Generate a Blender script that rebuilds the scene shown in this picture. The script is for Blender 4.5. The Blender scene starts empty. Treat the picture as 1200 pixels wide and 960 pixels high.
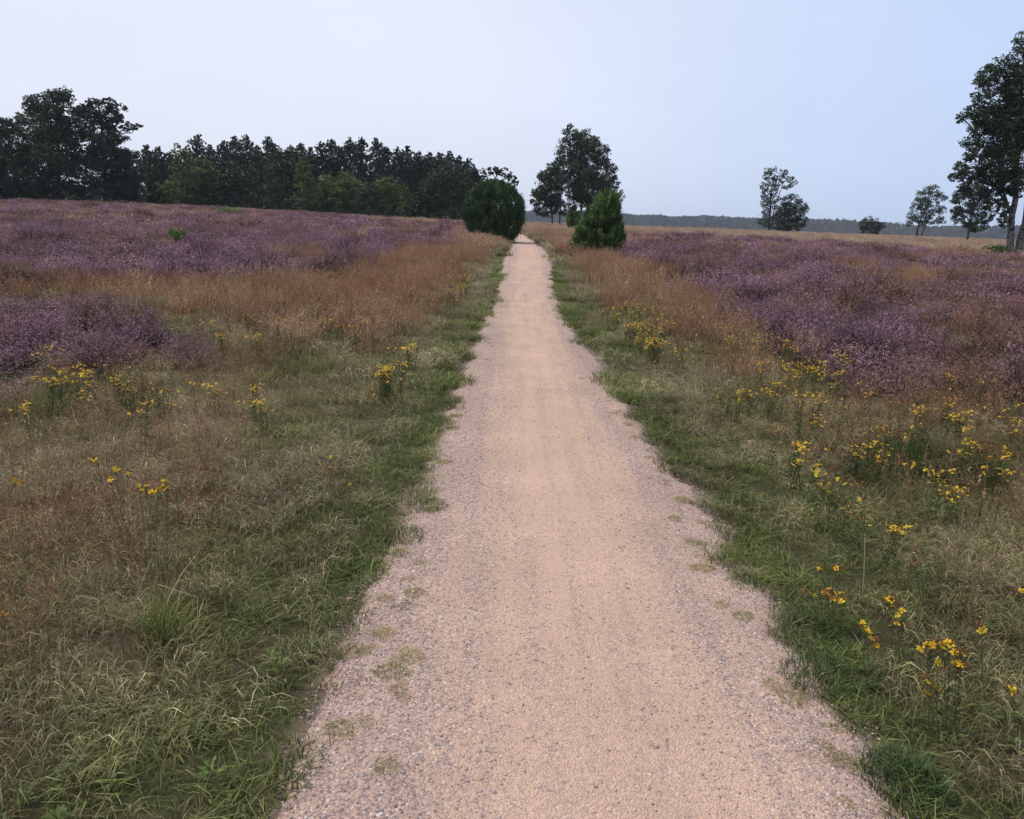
import bpy, math, random
import numpy as np
from mathutils import Matrix, Vector

R = math.radians
sc = bpy.context.scene
rng = np.random.default_rng(7)
random.seed(7)

# ------------------------------------------------------------------ camera
EYE = 1.65
PITCH, ROLL, FPX = 14.16, 2.2, 880.0
cam_d = bpy.data.cameras.new('camera')
cam_d.lens = 36 * FPX / 1200
cam_d.sensor_width = 36
cam_d.clip_start = 0.05
cam_d.clip_end = 9000
cam = bpy.data.objects.new('camera', cam_d)
CM = Matrix.Rotation(R(90 - PITCH), 4, 'X') @ Matrix.Rotation(R(ROLL), 4, 'Z')
CM.translation = Vector((0, 0, EYE))
cam.matrix_world = CM
sc.collection.objects.link(cam)
sc.camera = cam
CR = np.array(CM.to_3x3())

# ------------------------------------------------------------------ world
SUN_EL, SUN_AZ = 56, -70          # azimuth from +Y, negative = to the left
w = bpy.data.worlds.new('World')
sc.world = w
w.use_nodes = True
nt = w.node_tree
nt.nodes.clear()
N = nt.nodes.new
out = N('ShaderNodeOutputWorld'); bg = N('ShaderNodeBackground')
sky = N('ShaderNodeTexSky'); sky.sky_type = 'NISHITA'; sky.sun_disc = False
sky.sun_elevation = R(SUN_EL); sky.sun_rotation = R(SUN_AZ)
sky.air_density = 1.0; sky.dust_density = 3.0; sky.ozone_density = 1.5
bg.inputs['Strength'].default_value = 0.12
tc = N('ShaderNodeTexCoord')
nrm = N('ShaderNodeVectorMath'); nrm.operation = 'NORMALIZE'
dot = N('ShaderNodeVectorMath'); dot.operation = 'DOT_PRODUCT'
# thin even overcast: pale lavender towards the hidden sun, bluer away from it
d0 = Vector((-0.34, 0.92, 0.30)).normalized()
dot.inputs[1].default_value = d0
ramp = N('ShaderNodeValToRGB')
cr = ramp.color_ramp
SK = 1 / 0.12
cr.elements[0].position = 0.0; cr.elements[0].color = (0.62, 0.68, 0.80, 1)
cr.elements[1].position = 1.0; cr.elements[1].color = (0.735, 0.785, 0.91, 1)
e = cr.elements.new(0.50); e.color = (0.455, 0.59, 0.86, 1)
e = cr.elements.new(0.78); e.color = (0.57, 0.67, 0.885, 1)
e = cr.elements.new(0.92); e.color = (0.70, 0.745, 0.895, 1)
cr.interpolation = 'B_SPLINE'
sca = N('ShaderNodeVectorMath'); sca.operation = 'SCALE'; sca.inputs['Scale'].default_value = SK
# soft large cloud veil
no = N('ShaderNodeTexNoise'); no.inputs['Scale'].default_value = 1.6; no.inputs['Detail'].default_value = 6
mapn = N('ShaderNodeMapping'); mapn.inputs['Scale'].default_value = (1, 1, 3.0)
mr = N('ShaderNodeMapRange'); mr.inputs['From Min'].default_value = .3; mr.inputs['From Max'].default_value = .7
mr.inputs['To Min'].default_value = .93; mr.inputs['To Max'].default_value = 1.05
mulv = N('ShaderNodeVectorMath'); mulv.operation = 'SCALE'
mix = N('ShaderNodeMix'); mix.data_type = 'RGBA'; mix.inputs['Factor'].default_value = 0.90
L = nt.links.new
L(tc.outputs['Generated'], nrm.inputs[0]); L(nrm.outputs[0], dot.inputs[0])
L(dot.outputs['Value'], ramp.inputs['Fac'])
L(ramp.outputs['Color'], sca.inputs[0])
L(tc.outputs['Generated'], mapn.inputs[0]); L(mapn.outputs[0], no.inputs['Vector'])
L(no.outputs['Fac'], mr.inputs['Value'])
L(sca.outputs[0], mulv.inputs[0]); L(mr.outputs[0], mulv.inputs['Scale'])
L(sky.outputs[0], mix.inputs['A']); L(mulv.outputs[0], mix.inputs['B'])
L(mix.outputs['Result'], bg.inputs['Color']); L(bg.outputs[0], out.inputs['Surface'])

sun_d = bpy.data.lights.new('sun', 'SUN')
sun_d.energy = 2.7; sun_d.angle = R(10); sun_d.color = (1.0, 0.87, 0.74)
sun = bpy.data.objects.new('sun', sun_d)
az, el = R(SUN_AZ), R(SUN_EL)
sd = Vector((math.sin(az) * math.cos(el), math.cos(az) * math.cos(el), math.sin(el)))
sun.rotation_euler = sd.to_track_quat('Z', 'Y').to_euler()
sun.location = (0, 0, 40)
sc.collection.objects.link(sun)

sc.view_settings.view_transform = 'Standard'
sc.view_settings.look = 'None'
sc.view_settings.exposure = 0.17
sc.view_settings.gamma = 1.0
sc.render.engine = 'CYCLES'
sc.cycles.max_bounces = 6
sc.cycles.diffuse_bounces = 3
sc.cycles.transmission_bounces = 3
sc.cycles.volume_bounces = 0
sc.cycles.use_denoising = True

# ------------------------------------------------------------------ noise + terrain
def _hash(ix, iy, seed):
    h = (ix.astype(np.int64) * 374761393 + iy.astype(np.int64) * 668265263 + seed * 1274126177) & 0xffffffff
    h = ((h ^ (h >> 13)) * 1103515245) & 0xffffffff
    h = (h ^ (h >> 16)) & 0xffffffff
    return h / 4294967295.0

def vn(x, y, s, seed=0):
    x = np.asarray(x, float) / s; y = np.asarray(y, float) / s
    ix = np.floor(x); iy = np.floor(y)
    fx = x - ix; fy = y - iy
    fx = fx * fx * (3 - 2 * fx); fy = fy * fy * (3 - 2 * fy)
    a = _hash(ix, iy, seed); b = _hash(ix + 1, iy, seed); c = _hash(ix, iy + 1, seed); d = _hash(ix + 1, iy + 1, seed)
    return (a * (1 - fx) + b * fx) * (1 - fy) + (c * (1 - fx) + d * fx) * fy

def fbm(x, y, s, seed=0, o=3):
    t = 0; a = 1; n = 0
    for k in range(o):
        t = t + a * vn(x, y, s / 2 ** k, seed + k * 17); n += a; a *= .55
    return t / n

def sst(a, b, x):
    t = np.clip((np.asarray(x, float) - a) / (b - a), 0, 1)
    return t * t * (3 - 2 * t)

def terr0(x, y):
    x = np.asarray(x, float); y = np.asarray(y, float)
    z = 0.30 * sst(6, 32, y) + 0.45 * sst(30, 120, y)
    z = z + 0.62 * sst(4, 50, -x) * sst(25, 105, y) + 0.12 * sst(4, 60, x) * sst(25, 110, y)
    z = z - 0.6 * sst(200, 600, np.hypot(x, y))
    return z

def project_dir(px, py):
    u = (np.asarray(px, float) - 600) / FPX; v = -(np.asarray(py, float) - 480) / FPX
    d = np.stack([u, v, -np.ones_like(u)], -1) @ CR.T
    return d

def at_ground(px, py, up=0.0):
    d = project_dir(px, py)
    t = (EYE - up) / np.maximum(-d[..., 2], 1e-3)
    for _ in range(60):
        x, y = d[..., 0] * t, d[..., 1] * t
        tn = (EYE - up - terr0(x, y)) / np.maximum(-d[..., 2], 1e-3)
        t = t * .6 + tn * .4
    t = np.minimum(t, 400)
    return d[..., 0] * t, d[..., 1] * t

def at_depth(px, py, Y):
    d = project_dir(px, py)
    t = Y / d[..., 1]
    return d * t[..., None] + np.array([0, 0, EYE]) if np.ndim(t) else d * t + np.array([0, 0, EYE])

# path edges read off the ground
LE = np.array([(342, 960), (368, 900), (392, 830), (402, 740), (435, 680), (470, 640), (482, 600), (494, 560), (508, 520), (540, 462), (553, 420), (563, 393), (581, 360), (592, 327), (598, 303), (604, 291), (603, 282), (599, 275)])
_w = 1
RE = np.array([(1072, 960), (1056, 900), (1018, 850), (950, 807), (920, 773), (905, 723), (872, 683), (850, 637), (828, 597), (795, 560), (765, 520), (724, 460), (694, 420), (671, 393), (653, 360), (643, 327), (638, 303), (631, 291), (620, 282), (610, 275)])
lx, ly = at_ground(LE[:, 0], LE[:, 1]); rx_, ry_ = at_ground(RE[:, 0], RE[:, 1])
far_y = max(ly[-1], ry_[-1])
PATH_END = far_y + 55
lx = np.r_[lx[0] - .02, lx, lx[-1] - 4, lx[-1] - 12]; ly = np.r_[-6, ly, ly[-1] + 22, PATH_END]
rx_ = np.r_[rx_[0] + .02, rx_, rx_[-1] - 4, rx_[-1] - 12]; ry_ = np.r_[-6, ry_, ry_[-1] + 22, PATH_END]
_yg = np.linspace(-6, PATH_END, 2400)
def _smooth(yy, xx):
    g = np.interp(_yg, yy, xx); w_ = 21
    return np.convolve(np.pad(g, w_ // 2, 'edge'), np.ones(w_) / w_, 'valid')
_xl = _smooth(ly, lx) - .18 * sst(10, 30, _yg); _xr = _smooth(ry_, rx_) + .18 * sst(10, 30, _yg)
def xl(y): return np.interp(y, _yg, _xl)
def xr(y): return np.interp(y, _yg, _xr)
def edge_out(x, y):
    """metres outside the gravel (negative on it)"""
    m = .5 * (xl(y) + xr(y)); h = .5 * (xr(y) - xl(y))
    d = np.abs(x - m) - h
    d = d + ((fbm(x, y, .6, 3) - .5) * .16 + (fbm(x, y, .16, 5, 2) - .5) * .18) * (1 - .6 * sst(10, 30, y))
    d = np.where(y > PATH_END, 5.0, d)
    return d

def terr(x, y):
    x = np.asarray(x, float); y = np.asarray(y, float)
    z = terr0(x, y)
    m = .5 * (xl(y) + xr(y)); h = .5 * (xr(y) - xl(y))
    e_ = np.abs(x - m) - h
    off = sst(0, 1.0, e_)
    z = z + (fbm(x, y, 1.4, 11) - .5) * .16 * off + (fbm(x, y, 9, 12) - .5) * .22 * sst(1, 8, e_)
    z = z + .05 * sst(0, .8, e_)
    return z

def pip(x, y, poly):
    inside = np.zeros(np.shape(x), bool)
    n = len(poly)
    j = n - 1
    for i in range(n):
        xi, yi = poly[i]; xj, yj = poly[j]
        c = ((yi > y) != (yj > y)) & (x < (xj - xi) * (y - yi) / (yj - yi + 1e-12) + xi)
        inside ^= c
        j = i
    return inside

def gpoly(pts):
    a = np.array(pts, float)
    X, Y = at_ground(a[:, 0], a[:, 1], .40)
    return list(zip(X, Y))

far = lambda *p: list(p)
H1 = gpoly([(-500, 325), (-100, 332), (0, 328), (90, 322), (200, 319), (300, 318), (400, 311), (450, 299), (525, 285)]) + far((-4, 62), (-7, 85), (-30, 104), (-60, 106), (-120, 106), (-150, 60))
H2 = gpoly([(-500, 345), (0, 337), (90, 332), (150, 343), (185, 362), (225, 374), (262, 385), (200, 394), (100, 400), (40, 415), (0, 428), (-150, 460), (-500, 520)])
H3 = gpoly([(742, 303), (800, 309), (775, 320), (850, 346), (880, 372), (905, 398), (960, 420), (1010, 448), (1100, 462), (1200, 478), (1400, 530), (1700, 600), (1700, 330), (1300, 305), (1195, 299)]) + far((27, 62), (13, 70), (9, 66))
TAN = [(24, 48), (40, 44), (80, 48), (160, 80), (160, 150), (30, 150), (8, 90), (16, 70), (27, 62)]
TAN2 = [(-3, 64), (-6, 88), (-30, 106), (-60, 108), (-60, 130), (20, 130), (20, 80)]
ORG = gpoly([(870, 352), (950, 372), (960, 400), (900, 398)])

def zones(x, y):
    d = np.hypot(x, y)
    wob = .12 + .022 * d
    wx = x + (fbm(x, y, 1.3 + .0 * x, 21) - .5) * 2 * wob + (fbm(x, y, 6, 23) - .5) * .05 * d
    wy = y + (fbm(x, y, 1.3, 25) - .5) * 5 * wob + (fbm(x, y, 6, 27) - .5) * .15 * d
    he = pip(wx, wy, H1) | pip(wx, wy, H2) | pip(wx, wy, H3)
    tan = (pip(wx, wy, TAN) | pip(wx, wy, TAN2)) & ~he
    e = edge_out(x, y)
    gap = fbm(x, y, 3.2, 31)
    he = he & (gap < .70) & (e > .5)
    he = he.astype(float)
    g = np.exp(-(np.maximum(e, 0) / (.42 + .3 * vn(x, y, 1.1, 33))) ** 2)
    right = (x > xr(y))
    g2 = sst(.44, .60, fbm(x, y, 1.1, 35)) * np.where(right, .85, .72) * sst(16, 5, d)
    green = np.maximum(g, g2) * (1 - he)
    orange = sst(.35, .6, fbm(x, y, 1.6, 37) + sst(7, 20, y) * .28 - .05) * sst(.7, 1.7 + .0 * d, e) * (1 - he) * (1 - .35 * green)
    orange = np.where(right & (y < 9), orange * .6, orange)
    return dict(he=he, green=green, orange=orange, tan=tan.astype(float), e=e, d=d, right=right)

# ------------------------------------------------------------------ mesh helpers
class MB:
    def __init__(s): s.v = []; s.f = []; s.n = 0; s.t = []; s.m = []
    def add(s, v, f, tint=0.0, mat=0):
        v = np.asarray(v, float).reshape(-1, 3); f = np.asarray(f, int)
        s.v.append(v); s.f.append(f + s.n); s.n += len(v)
        s.t.append(np.broadcast_to(np.asarray(tint, float), (len(v),)).copy())
        s.m.append(np.full(len(f), mat))
        return s
    def mesh(s, name, mats, smooth=False):
        me = bpy.data.meshes.new(name)
        V = np.concatenate(s.v); T = np.concatenate(s.t)
        loops = []; starts = []; tot = []; c = 0; mi = []
        for f, m in zip(s.f, s.m):
            k = f.shape[1]
            loops.append(f.ravel()); starts.append(c + np.arange(len(f)) * k); tot.append(np.full(len(f), k)); c += f.size; mi.append(m)
        lo = np.concatenate(loops).astype(np.int32); st = np.concatenate(starts).astype(np.int32)
        me.vertices.add(len(V)); me.vertices.foreach_set('co', V.astype(np.float32).ravel())
        me.loops.add(len(lo)); me.loops.foreach_set('vertex_index', lo)
        me.polygons.add(len(st)); me.polygons.foreach_set('loop_start', st)
        try: me.polygons.foreach_set('loop_total', np.concatenate(tot).astype(np.int32))
        except Exception: pass
        me.polygons.foreach_set('material_index', np.concatenate(mi).astype(np.int32))
        me.update(calc_edges=True)
        a = me.attributes.new('tint', 'FLOAT', 'POINT'); a.data.foreach_set('value', T.astype(np.float32))
        for m in (mats if isinstance(mats, (list, tuple)) else [mats]): me.materials.append(m)
        if smooth: me.polygons.foreach_set('use_smooth', np.ones(len(st), bool))
        me.update()
        return me

def link(name, me, parent=None, loc=(0, 0, 0), rot=(0, 0, 0), scale=(1, 1, 1), **props):
    o = bpy.data.objects.new(name, me)
    sc.collection.objects.link(o)
    o.parent = parent
    o.location = loc; o.rotation_euler = rot; o.scale = scale
    for k, v in props.items():
        if v is not None: o[k] = v
    return o

def thing(name, label, cat, loc=(0, 0, 0), group=None, me=None, rot=(0, 0, 0), scale=(1, 1, 1)):
    return link(name, me, None, loc, rot, scale, label=label, category=cat, group=group)

def tube(mb, pts, rad, sides=6, tint=.5, mat=0):
    pts = np.asarray(pts, float); rad = np.broadcast_to(np.asarray(rad, float), (len(pts),))
    d = np.gradient(pts, axis=0); d /= np.linalg.norm(d, axis=1)[:, None] + 1e-9
    ref = np.where(np.abs(d[:, 2:3]) > .9, np.array([[1., 0, 0]]), np.array([[0, 0, 1.]]))
    a = np.cross(d, ref); a /= np.linalg.norm(a, axis=1)[:, None] + 1e-9
    for i in range(1, len(a)):
        if np.dot(a[i], a[i - 1]) < 0: a[i] = -a[i]
    b = np.cross(d, a)
    an = np.arange(sides) * 2 * math.pi / sides
    ring = pts[:, None] + rad[:, None, None] * (np.cos(an)[None, :, None] * a[:, None] + np.sin(an)[None, :, None] * b[:, None])
    n = len(pts); idx = np.arange(n * sides).reshape(n, sides)
    f = np.stack([idx[:-1], np.roll(idx[:-1], -1, 1), np.roll(idx[1:], -1, 1), idx[1:]], -1).reshape(-1, 4)
    mb.add(ring.reshape(-1, 3), f, tint, mat)

def quads(mb, c, size, tint=0, aspect=1.6, up_bias=0.0, mat=0, r=rng, drop=0.0):
    """free-floating leaf faces: centre c (n,3), diamond quads"""
    n = len(c)
    a = r.normal(size=(n, 3)); a[:, 2] -= drop
    a /= np.linalg.norm(a, axis=1)[:, None]
    nrm_ = r.normal(size=(n, 3)); nrm_[:, 2] = nrm_[:, 2] + up_bias
    b = np.cross(a, nrm_); b /= np.linalg.norm(b, axis=1)[:, None] + 1e-9
    size = np.broadcast_to(size, (n,))[:, None]
    v = np.stack([c - a * size * .5, c + b * size * .5 / aspect, c + a * size * .5, c - b * size * .5 / aspect], 1)
    f = np.arange(n * 4).reshape(n, 4)
    mb.add(v.reshape(-1, 3), f, np.repeat(np.broadcast_to(tint, (n,)), 4), mat)

# ------------------------------------------------------------------ materials
def mat(name):
    m = bpy.data.materials.new(name); m.use_nodes = True
    nt = m.node_tree; nt.nodes.clear()
    return m, nt, nt.nodes.new, nt.links.new

def leafmat(name, stops, rnd=.35, trans=.25, rough=.55, attr='tint', inst=None, noise=(2.0, .25), spec=.25):
    """colour from the 'tint' attribute through a ramp, varied by object random and noise"""
    m, nt, N, L = mat(name)
    o = N('ShaderNodeOutputMaterial'); at = N('ShaderNodeAttribute'); at.attribute_name = attr
    rp = N('ShaderNodeValToRGB'); e = rp.color_ramp.elements
    e[0].position = stops[0][0]; e[0].color = (*stops[0][1], 1)
    e[1].position = stops[-1][0]; e[1].color = (*stops[-1][1], 1)
    for p, c in stops[1:-1]: k = e.new(p); k.color = (*c, 1)
    L(at.outputs['Fac'], rp.inputs['Fac'])
    oi = N('ShaderNodeObjectInfo'); ge = N('ShaderNodeNewGeometry')
    ns = N('ShaderNodeTexNoise'); ns.inputs['Scale'].default_value = noise[0]; ns.inputs['Detail'].default_value = 2
    L(ge.outputs['Position'], ns.inputs['Vector'])
    v1 = N('ShaderNodeMapRange'); v1.inputs['To Min'].default_value = 1 - rnd; v1.inputs['To Max'].default_value = 1 + rnd
    L(oi.outputs['Random'], v1.inputs['Value'])
    v2 = N('ShaderNodeMapRange'); v2.inputs['From Min'].default_value = .3; v2.inputs['From Max'].default_value = .7
    v2.inputs['To Min'].default_value = 1 - noise[1]; v2.inputs['To Max'].default_value = 1 + noise[1]
    L(ns.outputs['Fac'], v2.inputs['Value'])
    mu = N('ShaderNodeMath'); mu.operation = 'MULTIPLY'; L(v1.outputs[0], mu.inputs[0]); L(v2.outputs[0], mu.inputs[1])
    col = rp.outputs['Color']
    if inst:      # second colour selected per instance
        ia = N('ShaderNodeAttribute'); ia.attribute_type = 'INSTANCER'; ia.attribute_name = 'hue'
        r2 = N('ShaderNodeValToRGB'); e = r2.color_ramp.elements
        e[0].position = inst[0][0]; e[0].color = (*inst[0][1], 1)
        e[1].position = inst[-1][0]; e[1].color = (*inst[-1][1], 1)
        for p, c in inst[1:-1]: k = e.new(p); k.color = (*c, 1)
        L(at.outputs['Fac'], r2.inputs['Fac'])
        mx = N('ShaderNodeMix'); mx.data_type = 'RGBA'
        L(ia.outputs['Fac'], mx.inputs['Factor']); L(col, mx.inputs['A']); L(r2.outputs['Color'], mx.inputs['B'])
        col = mx.outputs['Result']
    sc_ = N('ShaderNodeVectorMath'); sc_.operation = 'SCALE'; L(col, sc_.inputs[0]); L(mu.outputs[0], sc_.inputs['Scale'])
    p = N('ShaderNodeBsdfPrincipled'); p.inputs['Roughness'].default_value = rough
    p.inputs['Specular IOR Level'].default_value = spec
    L(sc_.outputs[0], p.inputs['Base Color'])
    if trans > 0:
        t = N('ShaderNodeBsdfTranslucent'); L(sc_.outputs[0], t.inputs['Color'])
        ms = N('ShaderNodeMixShader'); ms.inputs[0].default_value = trans
        L(p.outputs[0], ms.inputs[1]); L(t.outputs[0], ms.inputs[2]); L(ms.outputs[0], o.inputs['Surface'])
    else:
        L(p.outputs[0], o.inputs['Surface'])
    return m

def barkmat(name, c1, c2, scale=(8, 8, 2), thr=(.45, .55), bump=.3):
    m, nt, N, L = mat(name)
    o = N('ShaderNodeOutputMaterial'); p = N('ShaderNodeBsdfPrincipled'); p.inputs['Roughness'].default_value = .85
    tc = N('ShaderNodeTexCoord'); mp = N('ShaderNodeMapping'); mp.inputs['Scale'].default_value = scale
    ns = N('ShaderNodeTexNoise'); ns.inputs['Scale'].default_value = 1; ns.inputs['Detail'].default_value = 5
    L(tc.outputs['Object'], mp.inputs[0]); L(mp.outputs[0], ns.inputs['Vector'])
    rp = N('ShaderNodeValToRGB'); e = rp.color_ramp.elements
    e[0].position = thr[0]; e[0].color = (*c1, 1); e[1].position = thr[1]; e[1].color = (*c2, 1)
    L(ns.outputs['Fac'], rp.inputs['Fac']); L(rp.outputs['Color'], p.inputs['Base Color'])
    b = N('ShaderNodeBump'); b.inputs['Strength'].default_value = bump; b.inputs['Distance'].default_value = .02
    L(ns.outputs['Fac'], b.inputs['Height']); L(b.outputs[0], p.inputs['Normal']); L(p.outputs[0], o.inputs['Surface'])
    return m

M_pine = leafmat('pine_needles', [(0, (.012, .024, .018)), (.6, (.022, .040, .026)), (1, (.045, .070, .036))], .15, .1)
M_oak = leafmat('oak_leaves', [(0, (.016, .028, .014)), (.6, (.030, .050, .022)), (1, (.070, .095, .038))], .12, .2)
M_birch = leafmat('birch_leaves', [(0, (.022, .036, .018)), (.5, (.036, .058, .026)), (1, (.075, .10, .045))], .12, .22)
M_young = leafmat('young_leaves', [(0, (.035, .060, .018)), (.5, (.080, .125, .034)), (1, (.15, .21, .06))], .15, .25)
M_jun = leafmat('juniper_needles', [(0, (.012, .030, .012)), (.5, (.034, .074, .026)), (1, (.10, .165, .052))], .05, .12, noise=(1.5, .2))
M_jun2 = leafmat('bright_juniper_needles', [(0, (.018, .040, .014)), (.5, (.075, .140, .040)), (1, (.24, .33, .10))], .05, .15, noise=(1.2, .25))
M_bark = barkmat('dark_bark', (.02, .016, .013), (.075, .06, .05))
M_bbark = barkmat('birch_bark', (.018, .016, .014), (.17, .155, .14), (5, 5, 9), (.42, .52))
M_far = leafmat('far_forest_leaves', [(0, (.008, .018, .018)), (1, (.018, .034, .028))], .1, .05)

# ground cover
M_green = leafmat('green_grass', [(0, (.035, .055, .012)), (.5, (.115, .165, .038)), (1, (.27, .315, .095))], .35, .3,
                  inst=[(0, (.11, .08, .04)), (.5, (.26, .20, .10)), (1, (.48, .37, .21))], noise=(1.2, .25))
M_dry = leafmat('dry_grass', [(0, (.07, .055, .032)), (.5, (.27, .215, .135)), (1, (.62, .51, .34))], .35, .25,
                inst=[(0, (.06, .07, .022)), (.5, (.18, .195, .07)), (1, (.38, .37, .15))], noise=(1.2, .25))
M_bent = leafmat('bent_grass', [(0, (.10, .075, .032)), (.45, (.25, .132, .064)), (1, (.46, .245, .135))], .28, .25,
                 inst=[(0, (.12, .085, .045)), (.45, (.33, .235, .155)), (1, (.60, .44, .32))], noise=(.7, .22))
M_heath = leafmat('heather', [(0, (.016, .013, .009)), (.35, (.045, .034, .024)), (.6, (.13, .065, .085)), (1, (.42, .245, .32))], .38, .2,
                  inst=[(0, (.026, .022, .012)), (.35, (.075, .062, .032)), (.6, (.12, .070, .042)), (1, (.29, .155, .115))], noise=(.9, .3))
M_dgreen = leafmat('dark_tuft_grass', [(0, (.020, .040, .012)), (.5, (.052, .100, .030)), (1, (.13, .20, .065))], .2, .25)
M_bright = leafmat('bright_tussock', [(0, (.05, .06, .02)), (.5, (.11, .17, .04)), (1, (.26, .27, .09))], .25, .3)
M_moss = leafmat('yellow_moss_grass', [(0, (.07, .075, .02)), (.5, (.19, .19, .045)), (1, (.42, .38, .13))], .25, .2)
M_straw = leafmat('straw', [(0, (.20, .14, .07)), (1, (.55, .43, .26))], .2, .2)
M_straw2 = leafmat('pale_stalk', [(0, (.16, .10, .05)), (.5, (.34, .24, .13)), (1, (.58, .43, .27))], .25, .2, inst=[(0, (.10, .06, .03)), (.5, (.26, .13, .07)), (1, (.42, .22, .13))])
M_seed2 = leafmat('withered_head', [(0, (.12, .07, .03)), (.4, (.15, .075, .035)), (1, (.26, .10, .045))], .3, .1)
M_stem = leafmat('wort_stem', [(0, (.13, .065, .035)), (1, (.17, .17, .06))], .2, 0)
M_wleaf = leafmat('wort_leaf', [(0, (.035, .06, .022)), (1, (.10, .15, .045))], .3, .3)
M_petal = leafmat('yellow_petal', [(0, (.66, .34, .012)), (.5, (.86, .58, .02)), (1, (.92, .70, .04))], .12, .3, noise=(30, .12))
M_seed = leafmat('rusty_seed_head', [(0, (.10, .035, .018)), (1, (.30, .12, .045))], .3, .1)
M_leaf = leafmat('weed_leaf', [(0, (.06, .10, .025)), (1, (.15, .22, .06))], .3, .25)

# ------------------------------------------------------------------ ground sheet
def build_ground():
    na = 760
    # finer in front of the camera
    a = np.linspace(-math.pi, math.pi, na + 1)[:-1]
    a = a - .55 * np.sin(a) * .9
    rad = np.concatenate([[0.0], np.geomspace(.5, 25, 330), np.geomspace(25.5, 1600, 100)])
    A, Q = np.meshgrid(a, rad[1:])
    X = np.sin(A) * Q; Y = np.cos(A) * Q
    Z = terr(X, Y)
    z = zones(X, Y)
    Z = Z - .03 * sst(.04, -.05, z['e'])
    V = np.stack([X, Y, Z], -1).reshape(-1, 3)
    V = np.vstack([V, [[0, 0, float(terr(np.array([0.]), np.array([0.]))[0]) - .035]]])
    nr = len(rad) - 1
    idx = np.arange(nr * na).reshape(nr, na)
    f = np.stack([idx[:-1], idx[1:], np.roll(idx[1:], -1, 1), np.roll(idx[:-1], -1, 1)], -1).reshape(-1, 4)
    c = nr * na
    f2 = np.stack([np.full(na, c), idx[0], np.roll(idx[0], -1)], -1)
    mb = MB(); mb.add(V, f); mb.f.append(f2); mb.m.append(np.zeros(na, int))
    me = mb.mesh('ground', M_ground, smooth=True)
    he, gr, og, tn, e, d = [z[k].ravel() for k in ('he', 'green', 'orange', 'tan', 'e', 'd')]
    base = np.array([.085, .065, .042])[None] * np.ones((len(he), 1))
    def mixc(c, w):
        nonlocal base
        base = base * (1 - w[:, None]) + np.array(c)[None] * w[:, None]
    mixc((.045, .055, .020), gr * .85)
    mixc((.12, .075, .040), og * .8)
    mixc((.17, .13, .085), sst(12, 40, d) * (1 - he) * .6)
    mixc((.23, .165, .105), tn * .9)
    nearh = sst(20, 90, d)
    mixc((.040, .030, .024), he * (1 - nearh))
    mixc((.085, .055, .060), he * nearh)
    # gravelly soil fringe next to the path
    soil = sst(.16, -.02, e)
    mixc((.20, .15, .115), soil)
    mixc((.36, .265, .225), sst(.06, -.02, e))
    far_ = sst(150, 400, d)
    mixc((.12, .10, .065), far_)
    col = np.vstack([np.hstack([base, np.ones((len(base), 1))]), [[.1, .08, .05, 1]]])
    ca = me.color_attributes.new('col', 'FLOAT_COLOR', 'POINT')
    ca.data.foreach_set('color', col.astype(np.float32).ravel())
    link('ground', me, kind='structure')

def ground_material():
    m, nt, N, L = mat('heath_ground')
    o = N('ShaderNodeOutputMaterial'); p = N('ShaderNodeBsdfPrincipled'); p.inputs['Roughness'].default_value = .95
    p.inputs['Specular IOR Level'].default_value = .1
    at = N('ShaderNodeAttribute'); at.attribute_name = 'col'
    ge = N('ShaderNodeNewGeometry')
    n1 = N('ShaderNodeTexNoise'); n1.inputs['Scale'].default_value = 22; n1.inputs['Detail'].default_value = 8; n1.inputs['Roughness'].default_value = .75
    n2 = N('ShaderNodeTexNoise'); n2.inputs['Scale'].default_value = 1.3; n2.inputs['Detail'].default_value = 5
    for n in (n1, n2): L(ge.outputs['Position'], n.inputs['Vector'])
    r1 = N('ShaderNodeMapRange'); r1.inputs['From Min'].default_value = .3; r1.inputs['From Max'].default_value = .7; r1.inputs['To Min'].default_value = .45; r1.inputs['To Max'].default_value = 1.5
    r2 = N('ShaderNodeMapRange'); r2.inputs['From Min'].default_value = .3; r2.inputs['From Max'].default_value = .7; r2.inputs['To Min'].default_value = .75; r2.inputs['To Max'].default_value = 1.25
    L(n1.outputs['Fac'], r1.inputs['Value']); L(n2.outputs['Fac'], r2.inputs['Value'])
    mu = N('ShaderNodeMath'); mu.operation = 'MULTIPLY'; L(r1.outputs[0], mu.inputs[0]); L(r2.outputs[0], mu.inputs[1])
    s = N('ShaderNodeVectorMath'); s.operation = 'SCALE'; L(at.outputs['Color'], s.inputs[0]); L(mu.outputs[0], s.inputs['Scale'])
    L(s.outputs[0], p.inputs['Base Color'])
    b = N('ShaderNodeBump'); b.inputs['Strength'].default_value = .8; b.inputs['Distance'].default_value = .03
    L(n1.outputs['Fac'], b.inputs['Height']); L(b.outputs[0], p.inputs['Normal']); L(p.outputs[0], o.inputs['Surface'])
    return m
M_ground = ground_material()
build_ground()

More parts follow.
